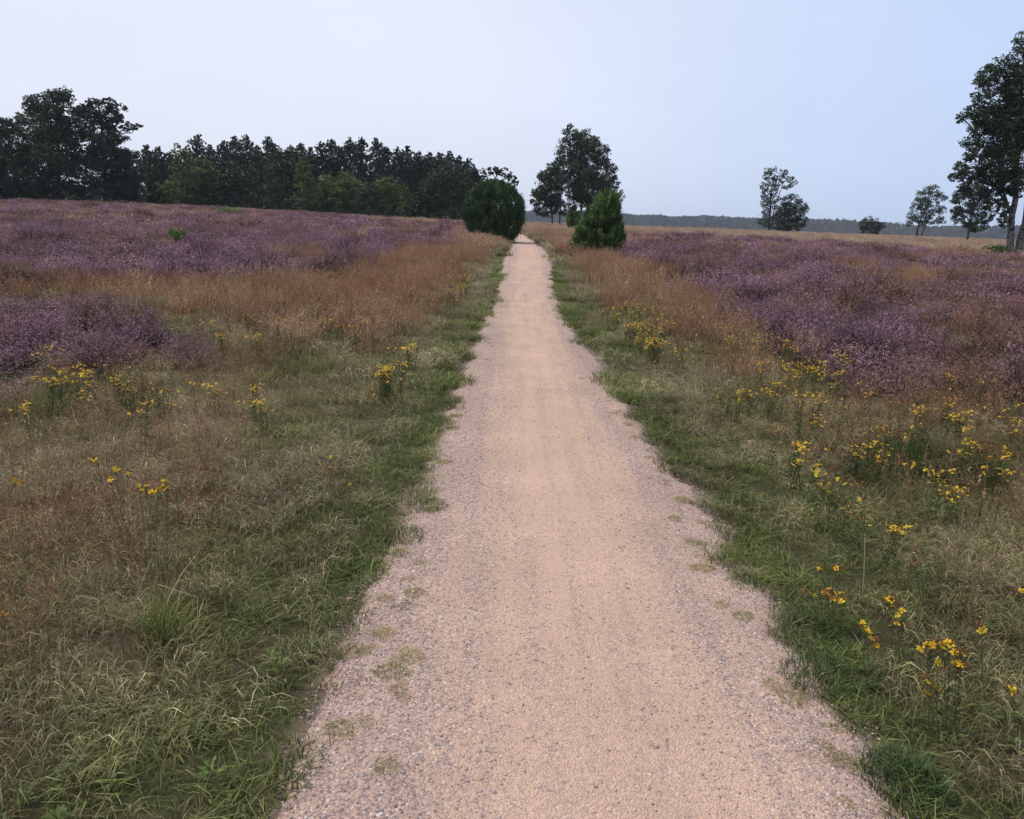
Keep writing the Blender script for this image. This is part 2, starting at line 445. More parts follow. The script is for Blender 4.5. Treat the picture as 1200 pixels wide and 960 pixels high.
# ------------------------------------------------------------------ gravel path
def path_material():
    m, nt, N, L = mat('gravel')
    o = N('ShaderNodeOutputMaterial'); p = N('ShaderNodeBsdfPrincipled'); p.inputs['Roughness'].default_value = .9
    p.inputs['Specular IOR Level'].default_value = .2
    ge = N('ShaderNodeNewGeometry')
    # sandy centre band against stonier sides
    at = N('ShaderNodeAttribute'); at.attribute_name = 'tint'
    v1 = N('ShaderNodeTexVoronoi'); v1.inputs['Scale'].default_value = 125
    v2 = N('ShaderNodeTexVoronoi'); v2.inputs['Scale'].default_value = 66
    warp = N('ShaderNodeTexNoise'); warp.inputs['Scale'].default_value = 40; warp.inputs['Detail'].default_value = 2
    wadd = N('ShaderNodeVectorMath'); wadd.operation = 'MULTIPLY_ADD'; wadd.inputs[1].default_value = (.016, .016, .016)
    L(ge.outputs['Position'], warp.inputs['Vector']); L(warp.outputs['Color'], wadd.inputs[0]); L(ge.outputs['Position'], wadd.inputs[2])
    for v in (v1, v2): v.feature = 'F1'; L(wadd.outputs[0], v.inputs['Vector'])
    pal = []
    def stone_ramp(v):
        sep = N('ShaderNodeSeparateColor'); L(v.outputs['Color'], sep.inputs[0])
        r = N('ShaderNodeValToRGB'); r.color_ramp.interpolation = 'CONSTANT'; e = r.color_ramp.elements
        cols = [(0, (.42, .285, .225)), (.20, (.48, .345, .28)), (.38, (.33, .235, .21)), (.52, (.22, .175, .175)), (.68, (.46, .35, .29)), (.78, (.145, .12, .12)), (.87, (.36, .27, .25)), (.965, (.62, .52, .46))]
        e[0].position = 0; e[0].color = (*cols[0][1], 1); e[1].position = cols[1][0]; e[1].color = (*cols[1][1], 1)
        for q, c in cols[2:]: k = e.new(q); k.color = (*c, 1)
        L(sep.outputs[0], r.inputs['Fac'])
        return r, sep
    ra, sa = stone_ramp(v1); rb, sb = stone_ramp(v2)
    # some of the large cells are embedded stones
    th = N('ShaderNodeMath'); th.operation = 'GREATER_THAN'; th.inputs[1].default_value = .74; L(sb.outputs[1], th.inputs[0])
    near_c = N('ShaderNodeMath'); near_c.operation = 'LESS_THAN'; near_c.inputs[1].default_value = .36; L(v2.outputs['Distance'], near_c.inputs[0])
    bothm = N('ShaderNodeMath'); bothm.operation = 'MULTIPLY'; L(th.outputs[0], bothm.inputs[0]); L(near_c.outputs[0], bothm.inputs[1])
    st = N('ShaderNodeMix'); st.data_type = 'RGBA'; L(bothm.outputs[0], st.inputs['Factor']); L(ra.outputs['Color'], st.inputs['A']); L(rb.outputs['Color'], st.inputs['B'])
    sand = N('ShaderNodeTexNoise'); sand.inputs['Scale'].default_value = 300; sand.inputs['Detail'].default_value = 4; L(ge.outputs['Position'], sand.inputs['Vector'])
    sr = N('ShaderNodeValToRGB'); e = sr.color_ramp.elements
    e[0].position = .33; e[0].color = (.37, .25, .175, 1); e[1].position = .66; e[1].color = (.71, .50, .37, 1)
    L(sand.outputs['Fac'], sr.inputs['Fac'])
    # streaks along the way
    mp = N('ShaderNodeMapping'); mp.inputs['Scale'].default_value = (9, .5, 1); L(ge.outputs['Position'], mp.inputs[0])
    sn = N('ShaderNodeTexNoise'); sn.inputs['Scale'].default_value = 1; sn.inputs['Detail'].default_value = 4; L(mp.outputs[0], sn.inputs['Vector'])
    fine = N('ShaderNodeTexNoise'); fine.inputs['Scale'].default_value = 34; fine.inputs['Detail'].default_value = 3; L(ge.outputs['Position'], fine.inputs['Vector'])
    s1 = N('ShaderNodeMath'); s1.operation = 'MULTIPLY_ADD'; s1.inputs[1].default_value = 1.7; L(sn.outputs['Fac'], s1.inputs[0]); L(at.outputs['Fac'], s1.inputs[2])
    s2 = N('ShaderNodeMath'); s2.operation = 'MULTIPLY_ADD'; s2.inputs[1].default_value = 1.6; L(fine.outputs['Fac'], s2.inputs[0]); L(s1.outputs[0], s2.inputs[2])
    s3 = N('ShaderNodeMapRange'); s3.inputs['From Min'].default_value = 1.72; s3.inputs['From Max'].default_value = 2.55; L(s2.outputs[0], s3.inputs['Value'])
    s3.inputs['To Min'].default_value = .10; s3.inputs['To Max'].default_value = .85
    mx = N('ShaderNodeMix'); mx.data_type = 'RGBA'; L(s3.outputs[0], mx.inputs['Factor']); L(st.outputs['Result'], mx.inputs['A']); L(sr.outputs['Color'], mx.inputs['B'])
    big = N('ShaderNodeTexNoise'); big.inputs['Scale'].default_value = 1.7; big.inputs['Detail'].default_value = 4; L(ge.outputs['Position'], big.inputs['Vector'])
    br = N('ShaderNodeMapRange'); br.inputs['From Min'].default_value = .3; br.inputs['From Max'].default_value = .7; br.inputs['To Min'].default_value = .90; br.inputs['To Max'].default_value = 1.08
    L(big.outputs['Fac'], br.inputs['Value'])
    sc_ = N('ShaderNodeVectorMath'); sc_.operation = 'SCALE'; L(mx.outputs['Result'], sc_.inputs[0]); L(br.outputs[0], sc_.inputs['Scale'])
    L(sc_.outputs[0], p.inputs['Base Color'])
    inv = N('ShaderNodeMath'); inv.operation = 'SUBTRACT'; inv.inputs[0].default_value = 1; L(v1.outputs['Distance'], inv.inputs[1])
    inv2 = N('ShaderNodeMath'); inv2.operation = 'MULTIPLY_ADD'; L(bothm.outputs[0], inv2.inputs[0]); inv2.inputs[1].default_value = .8; L(inv.outputs[0], inv2.inputs[2])
    b = N('ShaderNodeBump'); b.inputs['Strength'].default_value = .8; b.inputs['Distance'].default_value = .007
    L(inv2.outputs[0], b.inputs['Height']); L(b.outputs[0], p.inputs['Normal']); L(p.outputs[0], o.inputs['Surface'])
    return m
M_path = path_material()

def pz(x, y):
    """height of the gravel surface"""
    m = .5 * (xl(y) + xr(y)); h = .5 * (xr(y) - xl(y)) + .12
    t = np.clip(np.abs(x - m) / h, 0, 1.2)
    return terr0(x, y) + .012 + .02 * (1 - t ** 2) + (fbm(x, y, .5, 41) - .5) * .02 - .03 * sst(.85, 1.1, t)

ys = np.concatenate([np.arange(-3, 1, .08), np.arange(1, 7, .025), np.geomspace(7, PATH_END - .5, 420)])
ts = np.linspace(-1, 1, 121)
YY, TT = np.meshgrid(ys, ts, indexing='ij')
mid = .5 * (xl(YY) + xr(YY)); hw = .5 * (xr(YY) - xl(YY)) + .30 * np.ones_like(YY)
XX = mid + TT * hw
PZ = pz(XX, YY) - .06 * sst(-.03, .12, edge_out(XX, YY))
band = 1 - np.abs((XX - mid - .05) / (hw - .3))
band = .75 * sst(.05, .75, band) + .12 * (vn(XX * 4, YY * .4, 1, 44) - .5)
mb = MB()
ii = np.arange(XX.size).reshape(XX.shape)
mb.add(np.stack([XX, YY, PZ], -1).reshape(-1, 3), np.stack([ii[:-1, :-1], ii[:-1, 1:], ii[1:, 1:], ii[1:, :-1]], -1).reshape(-1, 4), band.ravel())
link('path', mb.mesh('path', M_path, smooth=True), kind='structure')

# ------------------------------------------------------------------ scatter machinery (ground cover only)
def scatter(name, label, pts, rotz, scl, hue, sources, tilt=None):
    coll = bpy.data.collections.new(name + '_sources')
    for k, me in enumerate(sources):
        coll.objects.link(bpy.data.objects.new('%s_source_%02d' % (name, k), me))
    n = len(pts)
    me = bpy.data.meshes.new(name); me.vertices.add(n)
    me.vertices.foreach_set('co', np.asarray(pts, np.float32).ravel())
    rot = np.zeros((n, 3), np.float32); rot[:, 2] = rotz
    if tilt is not None: rot[:, :2] = tilt
    a = me.attributes.new('rot', 'FLOAT_VECTOR', 'POINT'); a.data.foreach_set('vector', rot.ravel())
    a = me.attributes.new('scl', 'FLOAT_VECTOR', 'POINT'); a.data.foreach_set('vector', np.asarray(scl, np.float32).ravel())
    a = me.attributes.new('hue', 'FLOAT', 'POINT'); a.data.foreach_set('value', np.asarray(hue, np.float32))
    a = me.attributes.new('pick', 'INT', 'POINT'); a.data.foreach_set('value', rng.integers(0, len(sources), n).astype(np.int32))
    me.update()
    ng = bpy.data.node_groups.new(name, 'GeometryNodeTree')
    ng.interface.new_socket('Geometry', in_out='INPUT', socket_type='NodeSocketGeometry')
    ng.interface.new_socket('Geometry', in_out='OUTPUT', socket_type='NodeSocketGeometry')
    N = ng.nodes.new; L = ng.links.new
    gi = N('NodeGroupInput'); go = N('NodeGroupOutput')
    ci = N('GeometryNodeCollectionInfo'); ci.inputs['Collection'].default_value = coll
    ci.inputs['Separate Children'].default_value = True; ci.inputs['Reset Children'].default_value = True
    ip = N('GeometryNodeInstanceOnPoints'); ip.inputs['Pick Instance'].default_value = True
    def na(nm, ty):
        k = N('GeometryNodeInputNamedAttribute'); k.data_type = ty; k.inputs['Name'].default_value = nm
        return k.outputs['Attribute']
    L(gi.outputs[0], ip.inputs['Points']); L(ci.outputs[0], ip.inputs['Instance'])
    L(na('pick', 'INT'), ip.inputs['Instance Index'])
    L(na('rot', 'FLOAT_VECTOR'), ip.inputs['Rotation']); L(na('scl', 'FLOAT_VECTOR'), ip.inputs['Scale'])
    L(ip.outputs[0], go.inputs[0])
    o = link(name, me, kind='stuff', label=label)
    md = o.modifiers.new('scatter', 'NODES'); md.node_group = ng
    return o

def blades(mb, n, foot, h, wd, lean=.35, r=rng, tint0=0., tint1=1., hj=.4, seg=2, mat=0, dome=0.0):
    """n curved tapering blades inside a round footprint"""
    a = r.uniform(0, 2 * math.pi, n); q = foot * np.sqrt(r.uniform(0, 1, n))
    bx = np.cos(a) * q; by = np.sin(a) * q
    H = h * (1 - hj + hj * 1.5 * r.uniform(0, 1, n)) * (1 - dome * (q / foot) ** 2)
    da = a + r.normal(0, 1.3, n); ln = H * lean * r.uniform(.2, 1.8, n)
    dx, dy = np.cos(da), np.sin(da)
    ca = r.uniform(0, 2 * math.pi, n); sx, sy = np.cos(ca), np.sin(ca)
    W = wd * r.uniform(.6, 1.4, n)
    tv = r.uniform(-.30, .30, n)
    rows = []; tins = []
    for k in range(seg + 1):
        t = k / seg
        cx = bx + dx * ln * t * t; cy = by + dy * ln * t * t; cz = H * (t - .18 * t * t * lean * 2)
        ww = W * (1 - t ** 1.5) * .5 if k < seg else W * .04
        if k == 0: ww = W * .35; cz = cz - .01
        rows.append(np.stack([cx - sx * ww, cy - sy * ww, cz], -1)); rows.append(np.stack([cx + sx * ww, cy + sy * ww, cz], -1))
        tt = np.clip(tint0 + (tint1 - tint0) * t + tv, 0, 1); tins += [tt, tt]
    V = np.stack(rows, 1); T = np.stack(tins, 1); m = 2 * (seg + 1)
    f = []
    for k in range(seg):
        f.append(np.stack([np.arange(n) * m + 2 * k, np.arange(n) * m + 2 * k + 1, np.arange(n) * m + 2 * k + 3, np.arange(n) * m + 2 * k + 2], -1))
    mb.add(V.reshape(-1, 3), np.concatenate(f), T.ravel(), mat)
    return bx + dx * ln, by + dy * ln, H * (1 - .36 * lean)

def curls(mb, n, foot, h, ln, wd, r=rng, mat=0):
    """thin dead blades lying every way close to the ground"""
    a = r.uniform(0, 2 * math.pi, n); q = foot * np.sqrt(r.uniform(0, 1, n))
    c = np.stack([np.cos(a) * q, np.sin(a) * q, r.uniform(0, h, n)], -1)
    d = r.normal(size=(n, 3)); d[:, 2] *= .45; d /= np.linalg.norm(d, axis=1)[:, None]
    s = np.cross(d, r.normal(size=(n, 3))); s /= np.linalg.norm(s, axis=1)[:, None]
    l = ln * r.uniform(.4, 1.3, n)[:, None]; W = wd * r.uniform(.5, 1.3, n)[:, None]
    bow = np.stack([np.zeros(n), np.zeros(n), .25 * l[:, 0]], -1)
    V = np.stack([c - d * l * .5, c - s * W * .5 + bow, c + d * l * .5, c + s * W * .5 + bow], 1)
    mb.add(V.reshape(-1, 3), np.arange(4 * n).reshape(n, 4), np.repeat(r.uniform(.2, 1, n), 4), mat)

def panicle_tuft(n, foot, h, wd, specks, spk, r=rng):
    mb = MB()
    x, y, z = blades(mb, n, foot, h, wd, .28, r, 0, .6, seg=3)
    blades(mb, n * 2, foot, h * .4, wd * 1.3, .6, r, .0, .5)
    c = []
    for k in range(n):
        q = r.uniform(0, 1, specks)
        sp = .02 + .10 * (1 - q)
        c.append(np.stack([x[k] * (.55 + .45 * q) + r.normal(0, 1, specks) * sp * .5 * h * 1.3, y[k] * (.55 + .45 * q) + r.normal(0, 1, specks) * sp * .5 * h * 1.3, z[k] * (.62 + .42 * q)], -1))
    c = np.concatenate(c)
    quads(mb, c, spk * r.uniform(.6, 1.5, len(c)), r.uniform(.55, 1, len(c)), aspect=2.6, r=r, drop=1.0)
    return mb

def heather_tuft(n, foot, h, wd, fl, fs, r=rng):
    mb = MB()
    x, y, z = blades(mb, n, foot, h, wd, .30, r, 0, .5, seg=2, dome=.82, hj=.25)
    c = []; tt = []
    for k in range(n):
        q = r.uniform(.42, 1.04, fl)
        jx = r.normal(0, fs * .55, fl); jy = r.normal(0, fs * .55, fl)
        c.append(np.stack([x[k] * (.35 + .65 * q * q) + jx + x[k] * 0, y[k] * (.35 + .65 * q * q) + jy, z[k] * q], -1))
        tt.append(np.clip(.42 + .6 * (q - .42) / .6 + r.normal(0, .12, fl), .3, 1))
    quads(mb, np.concatenate(c), fs * r.uniform(.6, 1.4, n * fl), np.concatenate(tt), aspect=1.7, r=r, drop=.8)
    return mb

def S(n, f):
    return [f(np.random.default_rng(100 + k * 7 + int(n))) for k in range(4)]

def mk(nm, fn, m, k=4, seed=0):
    res = []
    for i in range(k):
        mb = fn(np.random.default_rng(1000 + seed * 50 + i))
        res.append(mb.mesh('%s_%d' % (nm, i), m))
    return res

def grass_fn(n, foot, h, wd, lean):
    def f(r):
        mb = MB(); blades(mb, n, foot, h, wd, lean, r); return mb
    return f
def dry_fn(n, foot, h, ln, wd):
    def f(r):
        mb = MB(); curls(mb, n, foot, h, ln, wd, r); blades(mb, n // 5, foot, h * 2.2, wd, .5, r, .2, 1); return mb
    return f

SRC = {
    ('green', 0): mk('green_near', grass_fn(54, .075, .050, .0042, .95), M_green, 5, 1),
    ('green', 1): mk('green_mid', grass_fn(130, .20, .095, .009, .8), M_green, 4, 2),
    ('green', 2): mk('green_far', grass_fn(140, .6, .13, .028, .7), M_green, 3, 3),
    ('dry', 0): mk('dry_near', dry_fn(80, .11, .05, .085, .0030), M_dry, 5, 4),
    ('dry', 1): mk('dry_mid', dry_fn(190, .26, .07, .13, .0050), M_dry, 4, 5),
    ('dry', 2): mk('dry_far', dry_fn(150, .6, .12, .3, .02), M_dry, 3, 6),
    ('bent', 0): mk('bent_near', lambda r: panicle_tuft(9, .07, .34, .0018, 30, .0060, r), M_bent, 5, 7),
    ('bent', 1): mk('bent_mid', lambda r: panicle_tuft(26, .22, .36, .0050, 14, .014, r), M_bent, 4, 8),
    ('bent', 2): mk('bent_far', lambda r: panicle_tuft(44, .6, .38, .018, 7, .045, r), M_bent, 3, 9),
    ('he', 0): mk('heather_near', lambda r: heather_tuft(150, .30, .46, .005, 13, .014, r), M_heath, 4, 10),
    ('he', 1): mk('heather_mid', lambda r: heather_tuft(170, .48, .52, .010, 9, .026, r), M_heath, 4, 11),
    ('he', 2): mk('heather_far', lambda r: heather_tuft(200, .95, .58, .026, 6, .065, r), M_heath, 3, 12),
    ('rush', 0): mk('rush_near', grass_fn(40, .10, .17, .0034, .6), M_green, 4, 13),
    ('rush', 1): mk('rush_mid', grass_fn(70, .20, .24, .0075, .5), M_green, 4, 14),
}

def sample(y0, y1, dens, seed):
    r = np.random.default_rng(seed)
    xm = .82 * y1 + 2.5
    n = int(dens * (y1 - y0) * 2 * xm)
    x = r.uniform(-xm, xm, n); y = r.uniform(y0, y1, n)
    k = np.abs(x) < .82 * y + 2.5
    x, y = x[k], y[k]
    return x, y, r

def cover(kind, y0, y1, dens, lod, seed, wfun, hue, sx=(.75, 1.3), sz=(.7, 1.35), name=None, label=None):
    x, y, r = sample(y0, y1, dens, seed)
    z = zones(x, y)
    wgt = wfun(z, x, y)
    k = r.uniform(0, 1, len(x)) < wgt
    x, y = x[k], y[k]
    n = len(x)
    if not n: return np.zeros((0, 8))
    zz = {a: b[k] for a, b in z.items()}
    H = np.clip(hue(zz, x, y, r), 0, 1)
    s = r.uniform(*sx, n); h = s * r.uniform(*sz, n)
    if kind == 'he': h = h * (.35 + 1.1 * fbm(x, y, 1.6 if lod < 2 else 3.5, 93))
    onp = zz['e'] < .1
    Z = np.where(onp & (lod < 2), np.maximum(pz(x, y), terr(x, y) - .035), terr(x, y))
    return np.stack([x, y, Z - .004, r.uniform(0, 6.28, n), s, s, h, H], -1)

def emit(name, label, P, srcs):
    if len(P) == 0: return
    scatter(name, label, P[:, :3], P[:, 3], P[:, 4:7], P[:, 7], srcs)

off = lambda z: sst(-.06, .10, z['e'])
# --- weights
def w_green(z, x, y):
    ee = z['e'] - .10 * sst(7, 9, z['d']) - .40 * sst(20, 30, z['d'])
    fr = sst(-.06, .05, ee)
    cl = sst(.32, .55, fbm(x, y, .28, 57, 2))
    cl = np.maximum(cl, sst(.35, .1, z['e']))
    return np.clip((.12 + 1.2 * z['green']) * (.25 + cl), 0, 1) * fr * (1 - .92 * z['he']) * (1 - z['tan'] * .8) * (1 - .5 * z['orange'])
def w_dry(z, x, y): return off(z) * (1 - .85 * z['he']) * np.clip(1.05 - .85 * z['green'], .12, 1) * sst(.0, .35, z['e'] - .4 * sst(20, 30, z['d']))
def w_bent(z, x, y): return np.clip(z['orange'] * 1.1 + z['tan'] * .9 + .14 + .50 * sst(.46, .60, fbm(x, y, 1.2, 87)), 0, 1) * (1 - .86 * z['he']) * sst(.35, 1.1, z['e']) * (1 - .6 * z['green'])
def w_he(z, x, y):
    return np.clip(z['he'] + .03 * (vn(x, y, .8, 77) > .82) * sst(1.2, 2.2, z['e']), 0, 1)
def w_rush(z, x, y): return sst(.60, .70, fbm(x, y, 1.7, 51)) * sst(.6, 1.2, z['e']) * (1 - z['he'] * .9)
h_green = lambda z, x, y, r: .08 + .5 * sst(.25, .9, z['e']) * (1 - .6 * z['green']) + .35 * (vn(x, y, .35, 61) - .5) + r.normal(0, .14, len(x))
h_dry = lambda z, x, y, r: .33 + .25 * sst(5, 2.5, y) + .8 * (fbm(x, y, .9, 63) - .5) + .25 * z['green'] + r.normal(0, .15, len(x))
h_bent = lambda z, x, y, r: .25 + z['tan'] * .65 + .8 * (fbm(x, y, 2.5, 65) - .45) - .25 * sst(9, 15, y) + .45 * sst(22, 40, y) + r.normal(0, .25, len(x))
h_he = lambda z, x, y, r: .36 + 2.4 * (fbm(x, y, 2.2, 67) - .5) + 1.2 * (fbm(x * .5, y, 9, 68) - .5) + .15 * sst(40, 100, y) + r.normal(0, .28, len(x))

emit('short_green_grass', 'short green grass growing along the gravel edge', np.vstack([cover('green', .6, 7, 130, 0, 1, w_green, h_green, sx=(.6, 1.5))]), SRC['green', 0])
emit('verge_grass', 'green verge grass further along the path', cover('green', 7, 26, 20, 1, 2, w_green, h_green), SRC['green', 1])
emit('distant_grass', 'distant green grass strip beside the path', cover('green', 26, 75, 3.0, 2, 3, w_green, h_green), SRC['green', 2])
emit('dry_grass', 'matted dead grass blades on the verge', cover('dry', .6, 7, 85, 0, 4, w_dry, h_dry), SRC['dry', 0])
emit('withered_grass', 'withered grey tan grass further off', cover('dry', 7, 26, 15, 1, 5, w_dry, h_dry), SRC['dry', 1])
emit('distant_dry_grass', 'distant withered grass among the heather', cover('dry', 26, 90, 1.6, 2, 6, w_dry, h_dry), SRC['dry', 2])
emit('bent_grass', 'wispy reddish brown bent grass with fine panicles', cover('bent', 1.0, 8, 42, 0, 7, w_bent, h_bent), SRC['bent', 0])
emit('rusty_grass', 'rusty orange grass between path and heather', cover('bent', 8, 28, 14, 1, 8, w_bent, h_bent), SRC['bent', 1])
emit('distant_rusty_grass', 'distant rusty and straw coloured grass', cover('bent', 28, 150, 1.5, 2, 9, w_bent, h_bent, sx=(.8, 1.5)), SRC['bent', 2])
emit('heather', 'purple flowering heather nearest the verge', cover('he', 2, 15, 5.6, 0, 10, w_he, h_he, sx=(.8, 1.35)), SRC['he', 0])
emit('heather_field', 'purple heather covering the heath', cover('he', 15, 42, 2.6, 1, 11, w_he, h_he, sx=(.8, 1.4)), SRC['he', 1])
emit('distant_heather', 'distant purple heather towards the woods', cover('he', 42, 125, .62, 2, 12, w_he, h_he, sx=(.8, 1.5), sz=(.6, 1.2)), SRC['he', 2])
emit('long_green_grass', 'longer green grass standing in patches', cover('rush', 1.2, 7, 22, 0, 13, w_rush, lambda z, x, y, r: .1 + .3 * vn(x, y, .5, 5) + r.normal(0, .1, len(x))), SRC['rush', 0])
emit('long_patch_grass', 'longer green grass patches further off', cover('rush', 7, 22, 6, 1, 14, w_rush, lambda z, x, y, r: .15 + .35 * vn(x, y, .5, 5) + r.normal(0, .1, len(x))), SRC['rush', 1])

# upright stalks, withered flower heads, moss creeping over the edge
def stalk_fn(n, foot, h, wd, spk, cnt):
    def f(r):
        mb = MB(); x, y, z = blades(mb, n, foot, h, wd, .16, r, .1, .8, seg=3)
        c = []
        for k in range(n):
            q = r.uniform(.78, 1.06, cnt)
            c.append(np.stack([x[k] * q + r.normal(0, spk * .25, cnt), y[k] * q + r.normal(0, spk * .25, cnt), z[k] * q], -1))
        c = np.concatenate(c); quads(mb, c, spk * r.uniform(.6, 1.3, len(c)), r.uniform(.4, 1, len(c)), aspect=2.8, r=r, drop=-1.5)
        return mb
    return f
def w_stalk(z, x, y): return np.clip(.25 + .9 * z['orange'] + .5 * (fbm(x, y, .9, 95) - .4), 0, 1) * sst(.25, .9, z['e']) * (1 - .8 * z['he'])
hs = lambda z, x, y, r: r.uniform(0, 1, len(x))
emit('straw_stalks', 'thin upright straw coloured stalks above the near grass', cover('st', 1.3, 8, 20, 0, 21, w_stalk, hs), mk('stalk_near', stalk_fn(4, .06, .30, .0026, .014, 9), M_straw2, 4, 41))
emit('straw_stems', 'upright straw coloured stems in the rusty grass', cover('st', 8, 30, 7, 1, 22, w_stalk, hs), mk('stalk_mid', stalk_fn(9, .2, .40, .007, .03, 6), M_straw2, 4, 42))
def w_seed(z, x, y): return sst(.50, .62, fbm(x, y, 1.5, 97)) * sst(.5, 1.1, z['e']) * (1 - z['he'])
emit('withered_flower_heads', 'rust brown withered flower heads scattered through the verge', cover('sd', 1.6, 24, 2.6, 0, 23, w_seed, hs), mk('withered', stalk_fn(3, .05, .33, .0036, .014, 14), M_seed2, 4, 43))
P = cover('em', 1.0, 16, 90, 0, 24, lambda z, x, y: (z['e'] < .08) * sst(-.36, -.02, z['e']) * sst(.50, .58, fbm(x, y, .30, 98)) * .9, hs, sx=(.3, .75))
P = P[P[:, 1] > 1.2]
def edge_moss_fn(r):
    mb = MB(); blades(mb, 70, .055, .024, .0034, 1.2, r, .2, 1); curls(mb, 24, .06, .008, .03, .002, r); return mb
emit('edge_moss', 'patchy yellow green moss and grass creeping onto the gravel', P, mk('edge_moss', edge_moss_fn, M_moss, 3, 44))

# small broad-leaved weeds between the grass
def weed_fn(r):
    mb = MB()
    n = 16
    for k in range(n):
        a = r.uniform(0, 6.28); l = r.uniform(.016, .040); u = r.uniform(.2, 1.0)
        d = np.array([math.cos(a), math.sin(a), u]); d /= np.linalg.norm(d)
        s = np.array([-math.sin(a), math.cos(a), 0]); b = np.array([0, 0, r.uniform(0, .04)]) + d * .01
        V = [b, b + d * l * .5 - s * l * .16, b + d * l * .5 + s * l * .16, b + d * l + np.array([0, 0, -.3 * l])]
        mb.add(V, [[0, 1, 3, 2]], r.uniform(0, 1))
    return mb
P = cover('weed', .8, 7, 30, 0, 15, lambda z, x, y: sst(.05, .3, z['e']) * sst(.5, .62, fbm(x, y, .6, 91)), lambda z, x, y, r: r.uniform(0, 1, len(x)))
emit('low_weeds', 'small leafy weeds scattered through the verge', P, mk('weed', weed_fn, M_leaf, 5, 20))

# loose stones on the gravel
def stone_fn(r):
    bm_v = np.array([(1, 0, 0), (-1, 0, 0), (0, 1, 0), (0, -1, 0), (0, 0, 1), (0, 0, -1)], float)
    import bmesh
    bm = bmesh.new(); bmesh.ops.create_icosphere(bm, subdivisions=1, radius=1)
    v = np.array([p.co[:] for p in bm.verts]); f = np.array([[q.index for q in p.verts] for p in bm.faces]); bm.free()
    v = v * r.uniform(.7, 1.15, (len(v), 1)) * np.array([1, r.uniform(.6, .95), r.uniform(.4, .7)])
    mb = MB(); mb.add(v, f, r.uniform(0, 1)); return mb
def stonemat():
    m, nt, N, L = mat('loose_stone')
    o = N('ShaderNodeOutputMaterial'); p = N('ShaderNodeBsdfPrincipled'); p.inputs['Roughness'].default_value = .8
    oi = N('ShaderNodeObjectInfo'); r = N('ShaderNodeValToRGB'); e = r.color_ramp.elements
    cols = [(0, (.42, .28, .22)), (.22, (.48, .34, .28)), (.4, (.34, .24, .22)), (.55, (.23, .19, .19)), (.72, (.29, .25, .26)), (.86, (.52, .40, .33)), (.92, (.15, .13, .13)), (.98, (.62, .55, .50))]
    e[0].position = 0; e[0].color = (*cols[0][1], 1); e[1].position = cols[1][0]; e[1].color = (*cols[1][1], 1)
    for q, c in cols[2:]: k = e.new(q); k.color = (*c, 1)
    L(oi.outputs['Random'], r.inputs['Fac']); L(r.outputs['Color'], p.inputs['Base Color']); L(p.outputs[0], o.inputs['Surface'])
    return m
M_stone = stonemat()
def stones(y0, y1, dens, s0, s1, seed):
    r = np.random.default_rng(seed)
    n = int((y1 - y0) * 2.4 * dens)
    y = r.uniform(y0, y1, n); x = r.uniform(-1.2, 1.6, n)
    e = edge_out(x, y); m = .5 * (xl(y) + xr(y)); h = .5 * (xr(y) - xl(y))
    c = np.abs(x - m) / h
    st = fbm(x * 5, y * .8, 1, 71)
    k = (e < .20) & (r.uniform(0, 1, n) < np.clip(.10 + .95 * sst(.15, .8, c) + .9 * (st - .5), .06, 1))
    x, y = x[k], y[k]; n = len(x)
    s = s0 + (s1 - s0) * r.uniform(0, 1, n) ** 4
    return np.stack([x, y, pz(x, y) + s * .1, r.uniform(0, 6.28, n), s, s, s, np.zeros(n)], -1)
emit('gravel', 'loose pinkish grey gravel stones lying on the path', np.vstack([stones(.9, 4.5, 7500, .0018, .0075, 81), stones(4.5, 11, 2400, .003, .009, 82), stones(1, 7, 12, .009, .015, 83)]), mk('stone', stone_fn, M_stone, 6, 30))

# ------------------------------------------------------------------ trees
def limb(mb, a, b, r0, r1, r, bow=.12, n=5, sides=6, mat=0):
    a = np.asarray(a, float); b = np.asarray(b, float)
    t = np.linspace(0, 1, n)[:, None]
    L_ = np.linalg.norm(b - a)
    off_ = r.normal(0, bow * L_ * .4, 3); off_[2] += bow * L_ * .6
    pts = a + (b - a) * t + off_ * np.sin(t * math.pi) * 1.0
    pts += r.normal(0, .012 * L_, pts.shape) * (t * (1 - t)) * 4
    tube(mb, pts, r0 + (r1 - r0) * t[:, 0], sides, .5, mat)
    return pts

